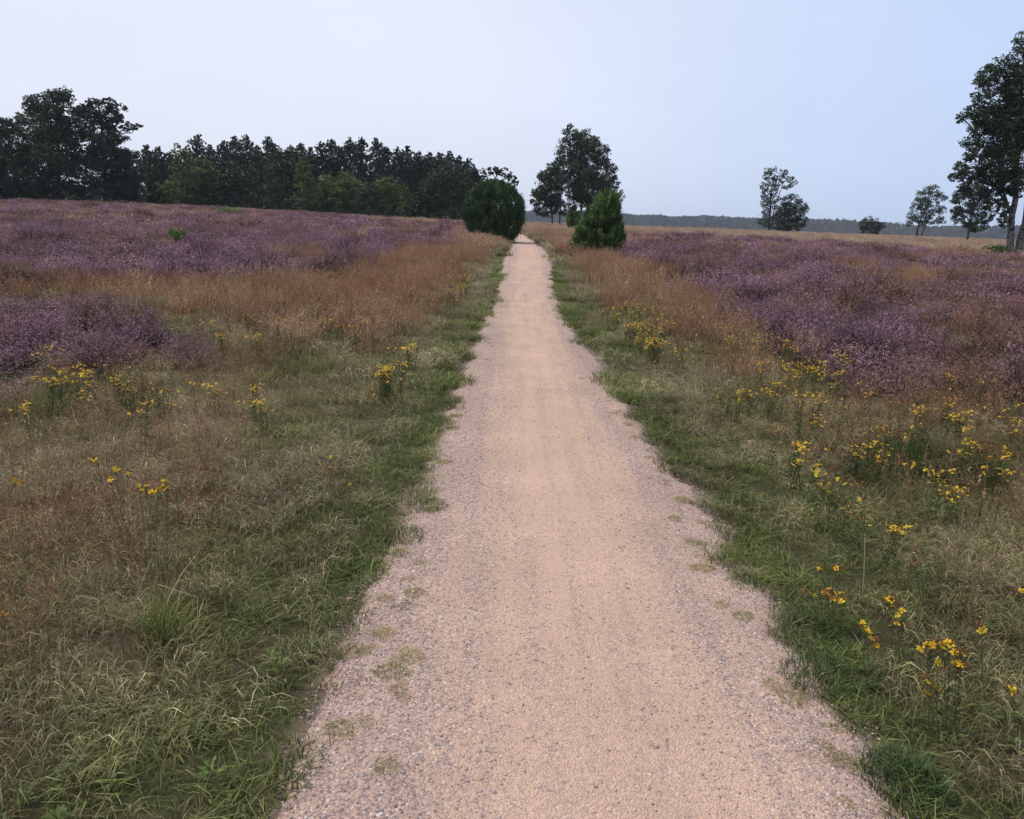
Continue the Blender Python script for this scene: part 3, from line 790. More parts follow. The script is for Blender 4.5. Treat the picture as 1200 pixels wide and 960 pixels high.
def tree(name, label, cat, base, Y, blobs, trunks, leaf, dens, M, bark, seed, group=None, clump=.32, flat=1.0, sky_=.0, drop=0., depth=.9, up=0.0, low=True, twig=True, zbase=None):
    """blobs / trunks given in photograph pixels at depth Y; turned into metres round the tree's own base"""
    r = np.random.default_rng(seed)
    bx, _, _ = at_depth(base[0], base[1], Y)
    bz = float(terr(np.array([bx]), np.array([Y]))[0]) if zbase is None else zbase
    o = np.array([bx, Y, bz])
    mpp = Y * 1.0 / FPX * .955
    root = thing(name, label, cat, tuple(o), group)
    C = []
    for b in blobs:
        px, py, rx, rz = b[:4]
        dz = b[4] if len(b) > 4 else r.uniform(-.35, .35) * 1.0
        c = at_depth(px, py, Y) - o
        c[1] += dz * rx * mpp * (1.6 if len(b) <= 4 else 1)
        C.append((c, rx * mpp, rz * mpp))
    # trunks
    tips = []
    for k, T in enumerate(trunks):
        mb = MB(); pts = []
        w0 = T[0][2] * mpp * .5
        for j, p in enumerate(T):
            q = at_depth(p[0], p[1], Y) - o
            q[1] += r.normal(0, .15) if j else 0
            if j == 0 and p[1] > base[1] - 20: q[2] = -.15
            pts.append(q)
        pts = np.array(pts); rad = np.array([p[2] * mpp * .5 for p in T])
        # refine
        tt = np.linspace(0, len(pts) - 1, (len(pts) - 1) * 4 + 1)
        P_ = np.stack([np.interp(tt, np.arange(len(pts)), pts[:, i]) for i in range(3)], -1)
        P_[1:-1] += r.normal(0, .03 * w0 * 4, (len(P_) - 2, 3)) * [1, 1, 0]
        Rr = np.interp(tt, np.arange(len(pts)), rad)
        Rr[0] *= 1.35
        tube(mb, P_, Rr, 9)
        tips.append((P_, Rr, mb))
    for c, a, b in C:
        # nearest trunk feeds the blob
        best = min(tips, key=lambda t: min(np.hypot(t[0][:, 0] - c[0], t[0][:, 1] - c[1]) + .8 * np.abs(t[0][:, 2] - c[2] + .8)) + 3 * max(0, c[2] - t[0][-1, 2] - .5))
        P_, Rr, mb = best
        want = c[2] - .9 * abs(c[0] - np.interp(c[2], P_[:, 2], P_[:, 0])) - .25 * b
        j = int(np.clip(np.searchsorted(P_[:, 2], want), 2, len(P_) - 1))
        pts = limb(mb, P_[j], c + np.array([0, 0, b * .2]), min(Rr[j] * .6, max(a * .07, .04)), .02 + a * .008, r, .10)
        if twig:
            for q in range(7):
                s_ = pts[r.integers(1, len(pts))]
                d = r.normal(size=3); d /= np.linalg.norm(d)
                limb(mb, s_, c + d * np.array([a, a, b]) * .8, .012 + a * .012, .006 + a * .002, r, .12, 4, 4)
    for P_, Rr, mb in tips:
        link('trunk', mb.mesh('trunk', bark, smooth=True), root)
    # crown
    mb = MB()
    for c, a, b in C:
        vol = a * a * b
        nc = max(6, int(9 * (max(a, b) / (clump * max(a, b, .5))) ** 2 * .32))
        d = r.normal(size=(nc, 3)); d /= np.linalg.norm(d, axis=1)[:, None]
        q = r.uniform(.25, 1, nc) ** .5
        cc = c + d * q[:, None] * np.array([a, a * depth, b])
        area = 4 * math.pi * ((a * b) ** 1.0)
        nl = int(dens * area / leaf ** 2 * 1.42)
        pick = r.integers(0, nc, nl)
        cs = clump * min(a, b) * r.uniform(.6, 1.25, nc)
        g = r.normal(size=(nl, 3)); g /= (np.linalg.norm(g, axis=1)[:, None] + 1e-9) ** .55
        pos = cc[pick] + g * cs[pick][:, None] * np.array([1.0, 1.0, .72 * flat])
        ct = r.normal(0, .17, nc)
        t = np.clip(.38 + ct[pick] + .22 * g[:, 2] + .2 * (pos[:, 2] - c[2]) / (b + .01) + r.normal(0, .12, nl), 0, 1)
        pos = pos[pos[:, 2] > .05] if not low else pos
        if low is False: t = t[:len(pos)]
        quads(mb, pos, leaf * 1.0 * r.uniform(.6, 1.5, len(pos)), t, aspect=1.05, r=r, up_bias=up, drop=drop)
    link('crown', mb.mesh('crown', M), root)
    return root

def gen_blobs(px, top, bot, wd, seed, kind='round'):
    r = np.random.default_rng(seed); H = bot - top
    B = []
    if kind == 'round':
        B = [(px, top + H * .24, wd * .26, H * .21), (px - wd * .24, top + H * .42, wd * .24, H * .2), (px + wd * .25, top + H * .40, wd * .24, H * .2),
             (px, top + H * .52, wd * .34, H * .26), (px - wd * .27, top + H * .66, wd * .22, H * .22), (px + wd * .27, top + H * .67, wd * .22, H * .22), (px, top + H * .78, wd * .34, H * .18)]
    elif kind == 'pine':
        n = 6
        for k in range(n):
            f = (k + .35) / n
            yy = top + H * (.03 + .62 * f); w_ = wd * (.07 + .40 * f)
            for s in (-1, 1):
                B.append((px + s * w_ * r.uniform(.35, .9), yy + r.uniform(-.03, .03) * H, w_ * r.uniform(.45, .7), H * .055))
            B.append((px + r.uniform(-.1, .1) * w_, yy - H * .02, w_ * .5, H * .06))
    elif kind == 'spire':
        n = 6
        for k in range(n):
            f = (k + .5) / n
            B.append((px + r.uniform(-.08, .08) * wd, top + H * (.04 + .86 * f), wd * (.12 + .36 * math.sin(min(f * 1.25, 1) * 1.57)), H * .12))
    return B

bot_l = lambda x: np.interp(x, [0, 100, 200, 300, 400, 500, 620], [238, 239, 243, 248, 252, 254, 258])
# the two big oaks at the left edge of the woods
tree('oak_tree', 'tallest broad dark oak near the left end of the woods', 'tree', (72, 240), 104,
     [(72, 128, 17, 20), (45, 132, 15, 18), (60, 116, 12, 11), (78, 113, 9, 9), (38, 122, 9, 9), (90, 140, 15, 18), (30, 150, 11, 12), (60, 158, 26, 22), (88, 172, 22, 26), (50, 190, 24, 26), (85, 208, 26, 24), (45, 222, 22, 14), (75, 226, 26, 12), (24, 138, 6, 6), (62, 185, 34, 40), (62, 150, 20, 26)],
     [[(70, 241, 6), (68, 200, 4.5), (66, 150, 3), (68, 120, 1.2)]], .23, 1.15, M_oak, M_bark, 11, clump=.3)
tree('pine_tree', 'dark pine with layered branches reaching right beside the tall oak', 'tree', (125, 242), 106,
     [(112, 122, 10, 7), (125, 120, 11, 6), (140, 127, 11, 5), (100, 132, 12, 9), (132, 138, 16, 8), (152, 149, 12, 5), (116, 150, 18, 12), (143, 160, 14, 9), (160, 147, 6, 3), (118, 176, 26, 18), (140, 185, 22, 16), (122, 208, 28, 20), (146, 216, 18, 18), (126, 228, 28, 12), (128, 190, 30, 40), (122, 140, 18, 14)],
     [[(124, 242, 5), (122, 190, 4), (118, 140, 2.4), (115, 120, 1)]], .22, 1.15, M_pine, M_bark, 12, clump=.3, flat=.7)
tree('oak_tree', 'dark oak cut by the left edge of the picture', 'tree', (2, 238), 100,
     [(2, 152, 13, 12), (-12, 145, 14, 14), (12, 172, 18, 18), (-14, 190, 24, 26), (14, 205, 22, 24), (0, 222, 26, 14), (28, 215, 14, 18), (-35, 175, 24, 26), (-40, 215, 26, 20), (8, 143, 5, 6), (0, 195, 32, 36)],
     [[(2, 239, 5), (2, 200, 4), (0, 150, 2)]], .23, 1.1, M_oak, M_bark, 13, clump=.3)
G_BACK = 'dark pines along the skyline of the woods'
G_FRONT = 'lighter broadleaf trees at the front of the woods'
tops = [(-120, 150), (-95, 158), (-70, 146), (-45, 160), (-22, 150), (172, 170), (186, 172), (199, 178), (232, 158), (246, 170), (262, 166), (275, 160), (288, 159), (301, 171), (314, 160), (328, 176), (341, 171), (352, 168), (364, 173), (376, 167), (388, 164), (399, 172), (410, 162), (424, 161), (441, 162), (453, 172), (466, 173), (478, 171), (491, 177), (503, 178), (515, 179), (527, 178), (538, 182), (549, 186)]
PINE_N = {}
for i, (px, ty) in enumerate(tops):
    Y = 124 + (i * 7 % 13)
    if px < 170: lab = 'dark pine of the woods beyond the left edge'
    elif px < 225: lab = 'dark pine on the skyline just right of the tall left oak'
    elif px < 340: lab = 'dark pine on the skyline above the pale birch stems'
    elif px < 460: lab = 'ragged pine on the skyline mid woods'
    else: lab = 'dark pine on the skyline at the right end of the woods'
    PINE_N[lab] = PINE_N.get(lab, 0) + 1
    lab = ['first', 'second', 'third', 'fourth', 'fifth', 'sixth', 'seventh', 'eighth', 'ninth', 'tenth', 'eleventh', 'twelfth'][PINE_N[lab] - 1] + ' from left, ' + lab
    wd = 34 + (i * 11 % 9)
    b = bot_l(px) + 1
    tree('pine_tree', lab, 'tree', (px, b), Y, gen_blobs(px, ty, b, wd, 200 + i, 'pine') + [(px, ty + 2, 2.5, 3), (px - 3, ty + 7, 4, 3), (px + 4, ty + 9, 4.5, 3), (px, ty + 22, wd * .36, 15), (px, b - 38, wd * .5, 20), (px, b - 14, wd * .5, 14)],
         [[(px, b, 3), (px + 1, (b + ty) / 2, 2), (px, ty + 3, .6)]], .30, .80, M_pine, M_bark, 300 + i, G_BACK, clump=.34, flat=.7, twig=False)
fronts = [
    (212, 168, 245, 48, 'spire', M_young, 'tall light green birch with a pointed top at the front of the woods'),
    (236, 184, 247, 44, 'round', M_young, 'broad light green tree beside the pointed birch of the woods'),
    (186, 186, 245, 34, 'round', M_oak, 'bushy olive tree next to the big dark pine'),
    (302, 174, 248, 34, 'spire', M_birch, 'slim birch showing a pale thin trunk before the pines'),
    (324, 172, 249, 32, 'spire', M_birch, 'slim birch with hanging foliage, right of the pale-trunked birch'),
    (272, 190, 248, 36, 'round', M_oak, 'dull green tree in the dip between two birch groups'),
    (358, 184, 250, 38, 'spire', M_young, 'light green pointed tree left of the round bushes'),
    (384, 202, 251, 40, 'round', M_young, 'rounded green tree between pointed tree and yellow-green one'),
    (404, 200, 252, 44, 'round', M_young, 'rounded yellow-green tree in the middle of the woods'),
    (432, 212, 252, 30, 'round', M_oak, 'small dull tree left of the bright rounded bush tree'),
    (455, 205, 253, 42, 'round', M_young, 'bright rounded tree with dark underside before the pines'),
    (474, 214, 254, 20, 'spire', M_young, 'narrow light green sapling right of the bright rounded tree'),
    (503, 204, 254, 34, 'round', M_oak, 'dark oak left of the wide oak at the wood end'),
    (526, 190, 255, 58, 'round', M_oak, 'wide dark oak with bare lower trunks at the wood end'),
    (552, 200, 256, 40, 'round', M_oak, 'dark thin-crowned oak just left of the round juniper'),
    (146, 190, 242, 40, 'round', M_pine, 'dark low pine at the foot of the layered pine'),
    (-60, 175, 238, 70, 'round', M_oak, 'dark bushy oak outside the left edge of the picture'),
    (-120, 170, 236, 80, 'round', M_oak, 'broad dark oak farthest outside the left edge'),
]
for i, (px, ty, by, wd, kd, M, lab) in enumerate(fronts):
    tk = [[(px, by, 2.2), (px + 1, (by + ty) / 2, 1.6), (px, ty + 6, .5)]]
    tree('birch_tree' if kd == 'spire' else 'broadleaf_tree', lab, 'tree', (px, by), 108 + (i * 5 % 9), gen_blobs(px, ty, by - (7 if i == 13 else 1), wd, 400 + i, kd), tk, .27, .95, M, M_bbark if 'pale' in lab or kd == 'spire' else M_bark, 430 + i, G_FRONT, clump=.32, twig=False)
tree('pine_tree', 'flat-topped pine leaning right behind the round juniper', 'tree', (572, 256), 84,
     [(560, 206, 12, 9), (575, 200, 12, 5), (588, 201, 10, 5), (597, 208, 8, 4), (603, 214, 6, 3), (570, 216, 18, 10), (585, 222, 14, 8), (562, 230, 16, 12), (580, 238, 16, 10)],
     [[(573, 257, 3), (573, 235, 2.6), (576, 215, 2), (584, 203, 1)]], .24, 1.1, M_pine, M_bark, 61, clump=.3, flat=.7)

# central birch group
tree('birch_tree', 'tall many-stemmed birch right of the path end', 'tree', (680, 262), 118,
     [(668, 158, 9, 11), (684, 162, 12, 11), (664, 176, 12, 13), (697, 170, 9, 9), (710, 174, 5, 6), (682, 182, 14, 14), (703, 188, 12, 12), (716, 200, 8, 10), (720, 214, 7, 9), (665, 200, 14, 16), (687, 208, 16, 16), (706, 216, 12, 12), (690, 234, 13, 12), (672, 226, 13, 14), (708, 234, 9, 9), (716, 226, 7, 5), (686, 200, 22, 36), (694, 224, 20, 20)],
     [[(680, 263, 3.2), (682, 230, 2.4), (684, 200, 1.8), (683, 165, .7)], [(677, 263, 2.6), (671, 225, 1.8), (667, 190, 1.2), (667, 160, .5)], [(684, 263, 2.2), (694, 225, 1.5), (704, 200, 1), (708, 185, .5)]],
     .17, 1.3, M_birch, M_bbark, 62, clump=.25, drop=.5)
tree('birch_tree', 'lower dark birch joined to the left of the tall birch', 'tree', (650, 262), 114,
     [(646, 200, 10, 9), (655, 190, 7, 8), (636, 208, 7, 7), (652, 214, 13, 12), (634, 224, 10, 10), (628, 236, 8, 9), (646, 234, 12, 12), (636, 248, 11, 7), (658, 244, 12, 9), (627, 226, 5, 5), (646, 222, 14, 22)],
     [[(648, 263, 2.4), (646, 235, 1.8), (646, 205, .8)], [(656, 264, 2.2), (657, 235, 1.5), (655, 200, .7)]],
     .17, 1.3, M_oak, M_bark, 63, clump=.25, drop=.4)
# right-hand trees
tree('birch_tree', 'tall thin birch with open see-through top on the right heath', 'tree', (902, 272), 150,
     [(905, 200, 8, 5), (918, 202, 6, 4), (898, 206, 5, 5), (912, 208, 8, 4), (926, 210, 6, 4), (895, 219, 5, 5), (908, 219, 5, 4), (932, 214, 3, 2.5), (922, 220, 5, 3), (894, 231, 4, 3), (903, 213, 7, 5), (899, 226, 6, 5), (914, 214, 6, 4), (906, 225, 6, 4), (928, 217, 4, 3), (906, 233, 8, 6), (898, 240, 8, 7), (904, 250, 10, 8), (897, 260, 8, 6)],
     [[(901, 273, 2.8), (902, 250, 2.0), (904, 225, 1.3), (908, 200, .5)], [(902, 273, 1.6), (908, 240, 1.0), (918, 215, .7), (924, 205, .3)]],
     .2, .75, M_birch, M_bark, 64, clump=.3)
tree('oak_tree', 'dense dark oak leaning on the thin birch of the right heath', 'tree', (925, 273), 148,
     [(926, 236, 11, 9), (916, 246, 10, 9), (936, 246, 10, 8), (943, 243, 4, 4), (924, 256, 16, 10), (938, 258, 8, 8), (912, 264, 11, 7), (928, 267, 13, 6)],
     [[(924, 274, 3), (925, 255, 2), (926, 240, .8)]], .18, 1.3, M_oak, M_bark, 65, clump=.3)
tree('oak_tree', 'small round lone tree low on the right horizon', 'tree', (1020, 277), 165,
     [(1021, 259, 9, 5), (1013, 265, 7, 5), (1029, 264, 7, 5), (1021, 269, 12, 6)],
     [[(1020, 278, 2), (1021, 262, 1)]], .22, 1.4, M_oak, M_bark, 66, clump=.3)
tree('birch_tree', 'grey-green leaning birch with two stems near the right edge', 'tree', (1074, 281), 128,
     [(1092, 223, 9, 6), (1082, 230, 9, 7), (1100, 231, 7, 6), (1074, 240, 8, 7), (1090, 242, 12, 9), (1103, 246, 6, 6), (1070, 254, 8, 7), (1084, 257, 12, 8), (1099, 259, 7, 5), (1066, 262, 4, 4), (1107, 232, 3, 3)],
     [[(1073, 282, 2.6), (1077, 262, 1.8), (1086, 240, 1.1), (1092, 224, .5)], [(1078, 282, 2), (1084, 262, 1.4), (1096, 245, .8), (1100, 232, .4)]],
     .14, .95, M_birch, M_bark, 67, clump=.3)
tree('oak_tree', 'dark leafy tree standing left of the big edge birch', 'tree', (1133, 285), 98,
     [(1140, 222, 12, 10), (1128, 232, 10, 9), (1150, 235, 12, 10), (1122, 248, 8, 6), (1138, 248, 16, 10), (1156, 254, 11, 8), (1128, 261, 11, 6), (1146, 265, 12, 7), (1118, 256, 4, 4)],
     [[(1132, 286, 3.2), (1137, 268, 2.5), (1140, 245, 1.6), (1141, 225, .6)]],
     .14, 1.25, M_oak, M_bark, 68, clump=.28)
tree('birch_tree', 'large birch with twin white stems at the right edge', 'tree', (1188, 302), 49,
     [(1203, 48, 12, 12), (1198, 68, 16, 14), (1180, 76, 14, 11), (1160, 85, 13, 9), (1152, 96, 10, 8), (1172, 98, 18, 12), (1198, 96, 20, 16), (1150, 114, 12, 8), (1136, 132, 12, 9), (1127, 138, 6, 6), (1160, 128, 14, 9), (1185, 124, 18, 14), (1208, 128, 20, 18),
      (1150, 150, 13, 9), (1172, 150, 18, 11), (1196, 156, 20, 12), (1142, 166, 12, 9), (1158, 176, 16, 11), (1180, 180, 20, 11), (1136, 182, 10, 8), (1122, 198, 9, 8), (1117, 208, 6, 6), (1140, 204, 14, 11), (1160, 202, 16, 12), (1182, 206, 15, 8), (1130, 220, 9, 7), (1148, 226, 14, 9), (1170, 224, 10, 7),
      (1176, 258, 7, 9), (1182, 246, 6, 6), (1215, 200, 20, 14), (1222, 165, 22, 18), (1225, 110, 22, 20), (1240, 190, 18, 14), (1245, 145, 20, 18), (1225, 78, 18, 16), (1250, 215, 16, 12), (1215, 60, 10, 12), (1184, 150, 30, 32), (1166, 195, 26, 20), (1196, 105, 22, 26), (1180, 218, 22, 13), (1168, 240, 14, 9), (1152, 140, 12, 9)],
     [[(1184, 303, 9), (1187, 262, 7.2), (1190, 225, 6), (1193, 180, 4.5), (1196, 120, 2.6), (1202, 55, .8)],
      [(1192, 303, 10), (1199, 262, 8), (1205, 215, 6.5), (1212, 160, 4), (1226, 110, 2), (1228, 80, .8)],
      [(1187, 262, 3.6), (1178, 225, 2.8), (1164, 200, 2.0), (1144, 190, 1.0), (1130, 196, .5)]],
     .092, 1.2, M_birch, M_bbark, 69, clump=.27, drop=.5)
tree('birch_tree', 'young birch just outside the right edge of the picture', 'tree', (1290, 306), 56, gen_blobs(1290, 180, 300, 70, 9, 'round'), [[(1290, 308, 5), (1290, 240, 3), (1290, 190, 1)]], .14, .9, M_birch, M_bbark, 70, clump=.3)

# ------------------------------------------------------------------ junipers
def juniper(label, px, pyb, top, wd, M, seed, prof, leaf, n, lean=0, spread=.55, shoots=0, depthY=None, name='juniper_bush'):
    r = np.random.default_rng(seed)
    X, Y = at_ground(px, pyb); X, Y = float(X), float(Y)
    if depthY: Y = depthY; X = at_depth(px, pyb, Y)[0]
    z0 = float(terr(np.array([X]), np.array([Y]))[0])
    mpp = Y / FPX * .96
    H = float(at_depth(px, top, Y)[2]) - z0; W = wd * mpp
    root = thing(name, label, 'bush', (X, Y, z0))
    mb = MB()
    for k in range(7):
        a = r.uniform(0, 6.28); q = W * .08
        pts = [(math.cos(a) * q, math.sin(a) * q, -.1), (math.cos(a) * q * 2.2, math.sin(a) * q * 2.2, H * .3), (math.cos(a) * q * 2.6 + lean * W * .3, math.sin(a) * q * 2.6, H * .75)]
        tube(mb, pts, [.06 * H * .3, .04 * H * .3, .01], 6)
    link('trunk', mb.mesh('trunk', M_bark, smooth=True), root)
    # foliage plumes: column-like sprays that point up and out, uneven in length
    mb = MB()
    nc = int(n / 110)
    zf = r.uniform(0, 1, nc) ** .9; a = r.uniform(0, 6.28, nc)
    rp = np.interp(zf, *prof) * .5 * W * (1 + .10 * np.sin(a * 3 + seed) + .06 * np.sin(a * 7 + zf * 9))
    ins = r.uniform(0, 1, nc) ** .35
    ins = np.where(r.uniform(0, 1, nc) < .25, ins * .6, .86 + .14 * ins)
    cx = np.cos(a) * rp * ins + lean * W * (zf ** 1.5) * .5; cy = np.sin(a) * rp * ins; cz = zf * H * .93 + .05
    ct = r.normal(0, .20, nc)
    pl = H * r.uniform(.05, .11, nc)
    pick = np.repeat(np.arange(nc), 110); m = len(pick)
    u = r.uniform(-.7, 1, m)
    od = spread * (.35 + .65 * (1 - zf[pick]))
    ax = np.stack([np.cos(a[pick]) * od, np.sin(a[pick]) * od, np.ones(m)], -1); ax /= np.linalg.norm(ax, axis=1)[:, None]
    sg = pl[pick] * .33 * (1.15 - np.clip(u, 0, 1) * .85)
    c = np.stack([cx[pick], cy[pick], cz[pick]], -1) + ax * (u * pl[pick])[:, None] + r.normal(size=(m, 3)) * sg[:, None]
    d = ax * 1.1 + r.normal(size=(m, 3)) * .55; d /= np.linalg.norm(d, axis=1)[:, None]
    s = np.cross(d, r.normal(size=(m, 3))); s /= np.linalg.norm(s, axis=1)[:, None]
    l = (leaf * r.uniform(.6, 1.5, m))[:, None]
    V = np.stack([c - d * l * .5, c + s * l * .17, c + d * l * .6, c - s * l * .17], 1)
    t = np.clip(.30 + ct[pick] + .32 * u + r.normal(0, .12, m), 0, 1)
    mb.add(V.reshape(-1, 3), np.arange(4 * m).reshape(m, 4), np.repeat(t, 4))
    if shoots:
        for k in range(shoots):
            a_ = r.uniform(0, 6.28); q = W * .25 * r.uniform(.2, 1)
            b0 = np.array([math.cos(a_) * q + lean * W * .4, math.sin(a_) * q, H * r.uniform(.78, .92)])
            tip = b0 + np.array([math.cos(a_) * .12 * H * r.uniform(.3, 1.3), math.sin(a_) * .12 * H, H * r.uniform(.08, .2)])
            nn = 60; uu = r.uniform(0, 1, nn)[:, None]
            quads(mb, b0 + (tip - b0) * uu + r.normal(0, .02 * H * .5, (nn, 3)) * (1 - uu * .8), leaf, .8, aspect=2.6, r=r)
    link('crown', mb.mesh('crown', M), root)
    return root

juniper('large dense dark green egg-shaped juniper left of the path', 580, 284, 213, 70, M_jun, 5,
        ([0, .08, .28, .5, .7, .85, .95, 1], [.50, .72, .92, 1.0, .92, .74, .46, .15]), .085, 85000, lean=.02, spread=.3, shoots=16)
juniper('loose bright green conical juniper with ragged top right of the path', 699, 305, 226, 62, M_jun2, 6,
        ([0, .06, .3, .55, .8, .95, 1], [.70, .90, .90, .70, .47, .24, .06]), .070, 65000, lean=.34, spread=.8, shoots=46)
juniper('small round-headed far juniper before the tall birch', 671, 262, 241, 13, M_jun2, 8,
        ([0, .3, .6, .85, 1], [.3, .8, 1, .8, .3]), .2, 9000, depthY=80)

# ------------------------------------------------------------------ far forest along the horizon
def far_forest():
    r = np.random.default_rng(77); mb = MB()
    n = 70000
    a = r.uniform(-1.05, 1.05, n)
    D = 1300 + 90 * r.uniform(0, 1, n)
    x = np.tan(a) * 800 * 0 + np.sin(a) * D; y = np.cos(a) * D
    hmax = 13.0 + 9 * (fbm(x, y * 0, 90, 5) - .3) + 4.5 * vn(x, y * 0, 14, 6)
    z = hmax * r.uniform(-.05, 1, n)
    zg = terr0(x, y)
    ct = vn(x, z * 2, 8, 9)
    quads(mb, np.stack([x, y, zg + z], -1), 6.2 * r.uniform(.7, 1.3, n), np.clip(.2 + .6 * ct + r.normal(0, .1, n), 0, 1), aspect=1.3, r=r)
    link('far_forest', mb.mesh('far_forest', M_far), kind='stuff', label='low dark line of far woods along the horizon')
far_forest()

# undergrowth closing the foot of the woods
r = np.random.default_rng(31)
n = 26000
px = r.uniform(-160, 570, n); Y = r.uniform(112, 140, n)
d = project_dir(px, np.full(n, 250.)); x = d[:, 0] / d[:, 1] * Y
zt = terr0(x, Y)
hm = 2.2 + 2.2 * vn(x, Y, 4, 8)
mb = MB()
quads(mb, np.stack([x, Y, zt + hm * r.uniform(0, 1, n)], -1), .42 * r.uniform(.6, 1.3, n), np.clip(.15 + .35 * vn(x, Y, 3, 9), 0, 1), aspect=1.3, r=r)
link('undergrowth', mb.mesh('undergrowth', M_oak), kind='stuff', label='dark undergrowth at the foot of the woods')

# ------------------------------------------------------------------ tussocks, small plants
def gz(x, y): return float(max(terr(np.array([x]), np.array([y]))[0], pz(np.array([x]), np.array([y]))[0] if edge_out(np.array([x]), np.array([y]))[0] < .1 else -9))
def tussock(name, label, px, py, n, foot, h, wd, M, seed, lean=.5, cat='grass tuft', group=None, straws=0, sc_=(1, 1, 1), rot=0, up=0):
    X, Y = at_ground(px, py); X, Y = float(X), float(Y)
    r_ = np.random.default_rng(seed); mb = MB(); blades(mb, n, foot, h, wd, lean, r_, seg=3, dome=.3)
    me = mb.mesh(name, M)
    if straws:
        root = thing(name, label, cat, (X, Y, gz(X, Y)), group)
        link('tuft', me, root)
        for k in range(straws):
            m2 = MB(); blades(m2, 1, foot * .6, h * r_.uniform(1.1, 1.6), wd * .6, .5, r_, .3, 1, seg=4)
            link('straw', m2.mesh('straw', M_straw), root)
        return root
    return thing(name, label, cat, (X, Y, gz(X, Y)), group, me, (0, 0, rot), sc_)

tussock('grass_tussock', 'bright green coarse tussock with straw at the lower left', 192, 762, 60, .075, .30, .0075, M_bright, 1, .45, straws=8)
tussock('grass_tussock', 'thick dark green tuft at the right gravel edge, bottom of picture', 1056, 922, 800, .125, .085, .0036, M_dgreen, 2, .8)
tussock('grass_tussock', 'dark green grass lobe reaching over gravel, right verge', 960, 800, 420, .15, .09, .0036, M_dgreen, 3, .8)
tussock('grass_tussock', 'dark green tuft below the cluster of yellow flowers, right verge', 940, 745, 420, .15, .10, .0036, M_dgreen, 4, .8)
tussock('grass_tussock', 'long green grass clump among yellow flowers at the left edge', 40, 492, 420, .34, .34, .006, M_green, 5, .4)
tussock('grass_tussock', 'tall dark green grass clump on the right verge below the heather', 1100, 560, 600, .42, .32, .007, M_dgreen, 6, .5)
tussock('grass_tussock', 'small yellow-green tuft on the dry left verge', 368, 524, 70, .07, .14, .005, M_bright, 7, .4)
tussock('grass_tussock', 'olive green broom-like clump at the far left heather edge', 5, 336, 500, .5, .42, .014, M_bright, 8, .4)
tussock('grass_tussock', 'dark green rush clump in the right heather', 897, 327, 300, .3, .40, .014, M_dgreen, 9, .4)
tussock('grass_tussock', 'green grass tongue pushing onto the left gravel', 470, 632, 380, .13, .06, .0036, M_green, 10, .8)
tussock('grass_tussock', 'green grass lobe at the left gravel edge above the tongue', 500, 596, 300, .12, .05, .0036, M_green, 12, .8)

moss = [(430, 853, 'l'), (482, 776, 'l'), (459, 795, 'l'), (466, 815, 'l'), (474, 825, 'l'), (428, 650, 'l'), (452, 708, 'l'), (490, 664, 'l'), (470, 653, 'l'), (450, 748, 'l'), (453, 907, 'l'), (426, 768, 'l'), (398, 862, 'l'), (512, 530, 'l'), (520, 545, 'l'), (508, 600, 'l'), (536, 490, 'l'), (530, 504, 'l'), (486, 702, 'l'), (410, 770, 'l'),
        (842, 662, 'r'), (823, 672, 'r'), (845, 715, 'r'), (870, 728, 'r'), (928, 822, 'r'), (904, 809, 'r'), (975, 859, 'r'), (964, 879, 'r'), (985, 898, 'r'), (780, 566, 'r'), (800, 590, 'r'), (820, 615, 'r'), (812, 640, 'r'), (760, 540, 'r'), (745, 515, 'r'), (735, 500, 'r'), (790, 612, 'r'), (990, 948, 'r')]
moss = sorted(moss, key=lambda m: (m[2], -m[1]))
MN = {'l': 0, 'r': 0}
r = np.random.default_rng(55)
mm = [0, 0, 0]
for k in range(3):
    mb = MB(); blades(mb, 210, .07, .030, .0034, 1.1, r, .2, 1); curls(mb, 60, .085, .01, .03, .002, r); mm[k] = mb.mesh('moss_tuft', M_moss)
for i, (px, py, s) in enumerate(moss):
    X, Y = at_ground(px, py); X, Y = float(X), float(Y)
    k = r.uniform(.28, .78)
    MN[s] += 1
    nth = ['nearest', 'second', 'third', 'fourth', 'fifth', 'sixth', 'seventh', 'eighth', 'ninth', 'tenth', 'eleventh', 'twelfth', 'thirteenth', 'fourteenth', 'fifteenth', 'sixteenth', 'seventeenth', 'eighteenth', 'nineteenth', 'twentieth'][MN[s] - 1]
    thing('moss_tuft', nth + ' yellow-green moss tuft counting up from the bottom, %s gravel edge' % ('left' if s == 'l' else 'right'), 'moss tuft', (X, Y, float(pz(np.array([X]), np.array([Y]))[0]) - .002), 'moss tufts on the %s gravel edge' % ('left' if s == 'l' else 'right'), mm[i % 3], (0, 0, r.uniform(0, 6)), (k * r.uniform(1, 1.5), k, k))

# bent straws by the bright tussock
def straw_thing(label, pts3, w_):
    X, Y = at_ground(*pts3[0]); X, Y = float(X), float(Y); z = gz(X, Y)
    mb = MB(); P_ = [np.array([X, Y, z])]
    for (px, py) in pts3[1:]: P_.append(np.array(at_depth(px, py, Y - .02)))
    P_ = np.array(P_); P_[0, 2] -= .01
    tube(mb, P_ - P_[0], w_, 5, .9)
    thing('grass_straw', label, 'straw', tuple(P_[0]), None, mb.mesh('grass_straw', M_straw))
straw_thing('pale snapped straw bent over the tussock, lower left', [(233, 756), (231, 700), (186, 685)], .0016)
straw_thing('long pale straight straw left of the tussock, lower left', [(140, 758), (158, 705), (177, 655)], .0016)
straw_thing('tall pale grass stalk on the right verge above yellow flowers', [(1010, 705), (1013, 665), (1014, 630)], .003)
straw_thing('pale stalk with slim seed head on the middle left verge', [(240, 560), (239, 530), (237, 500)], .002)

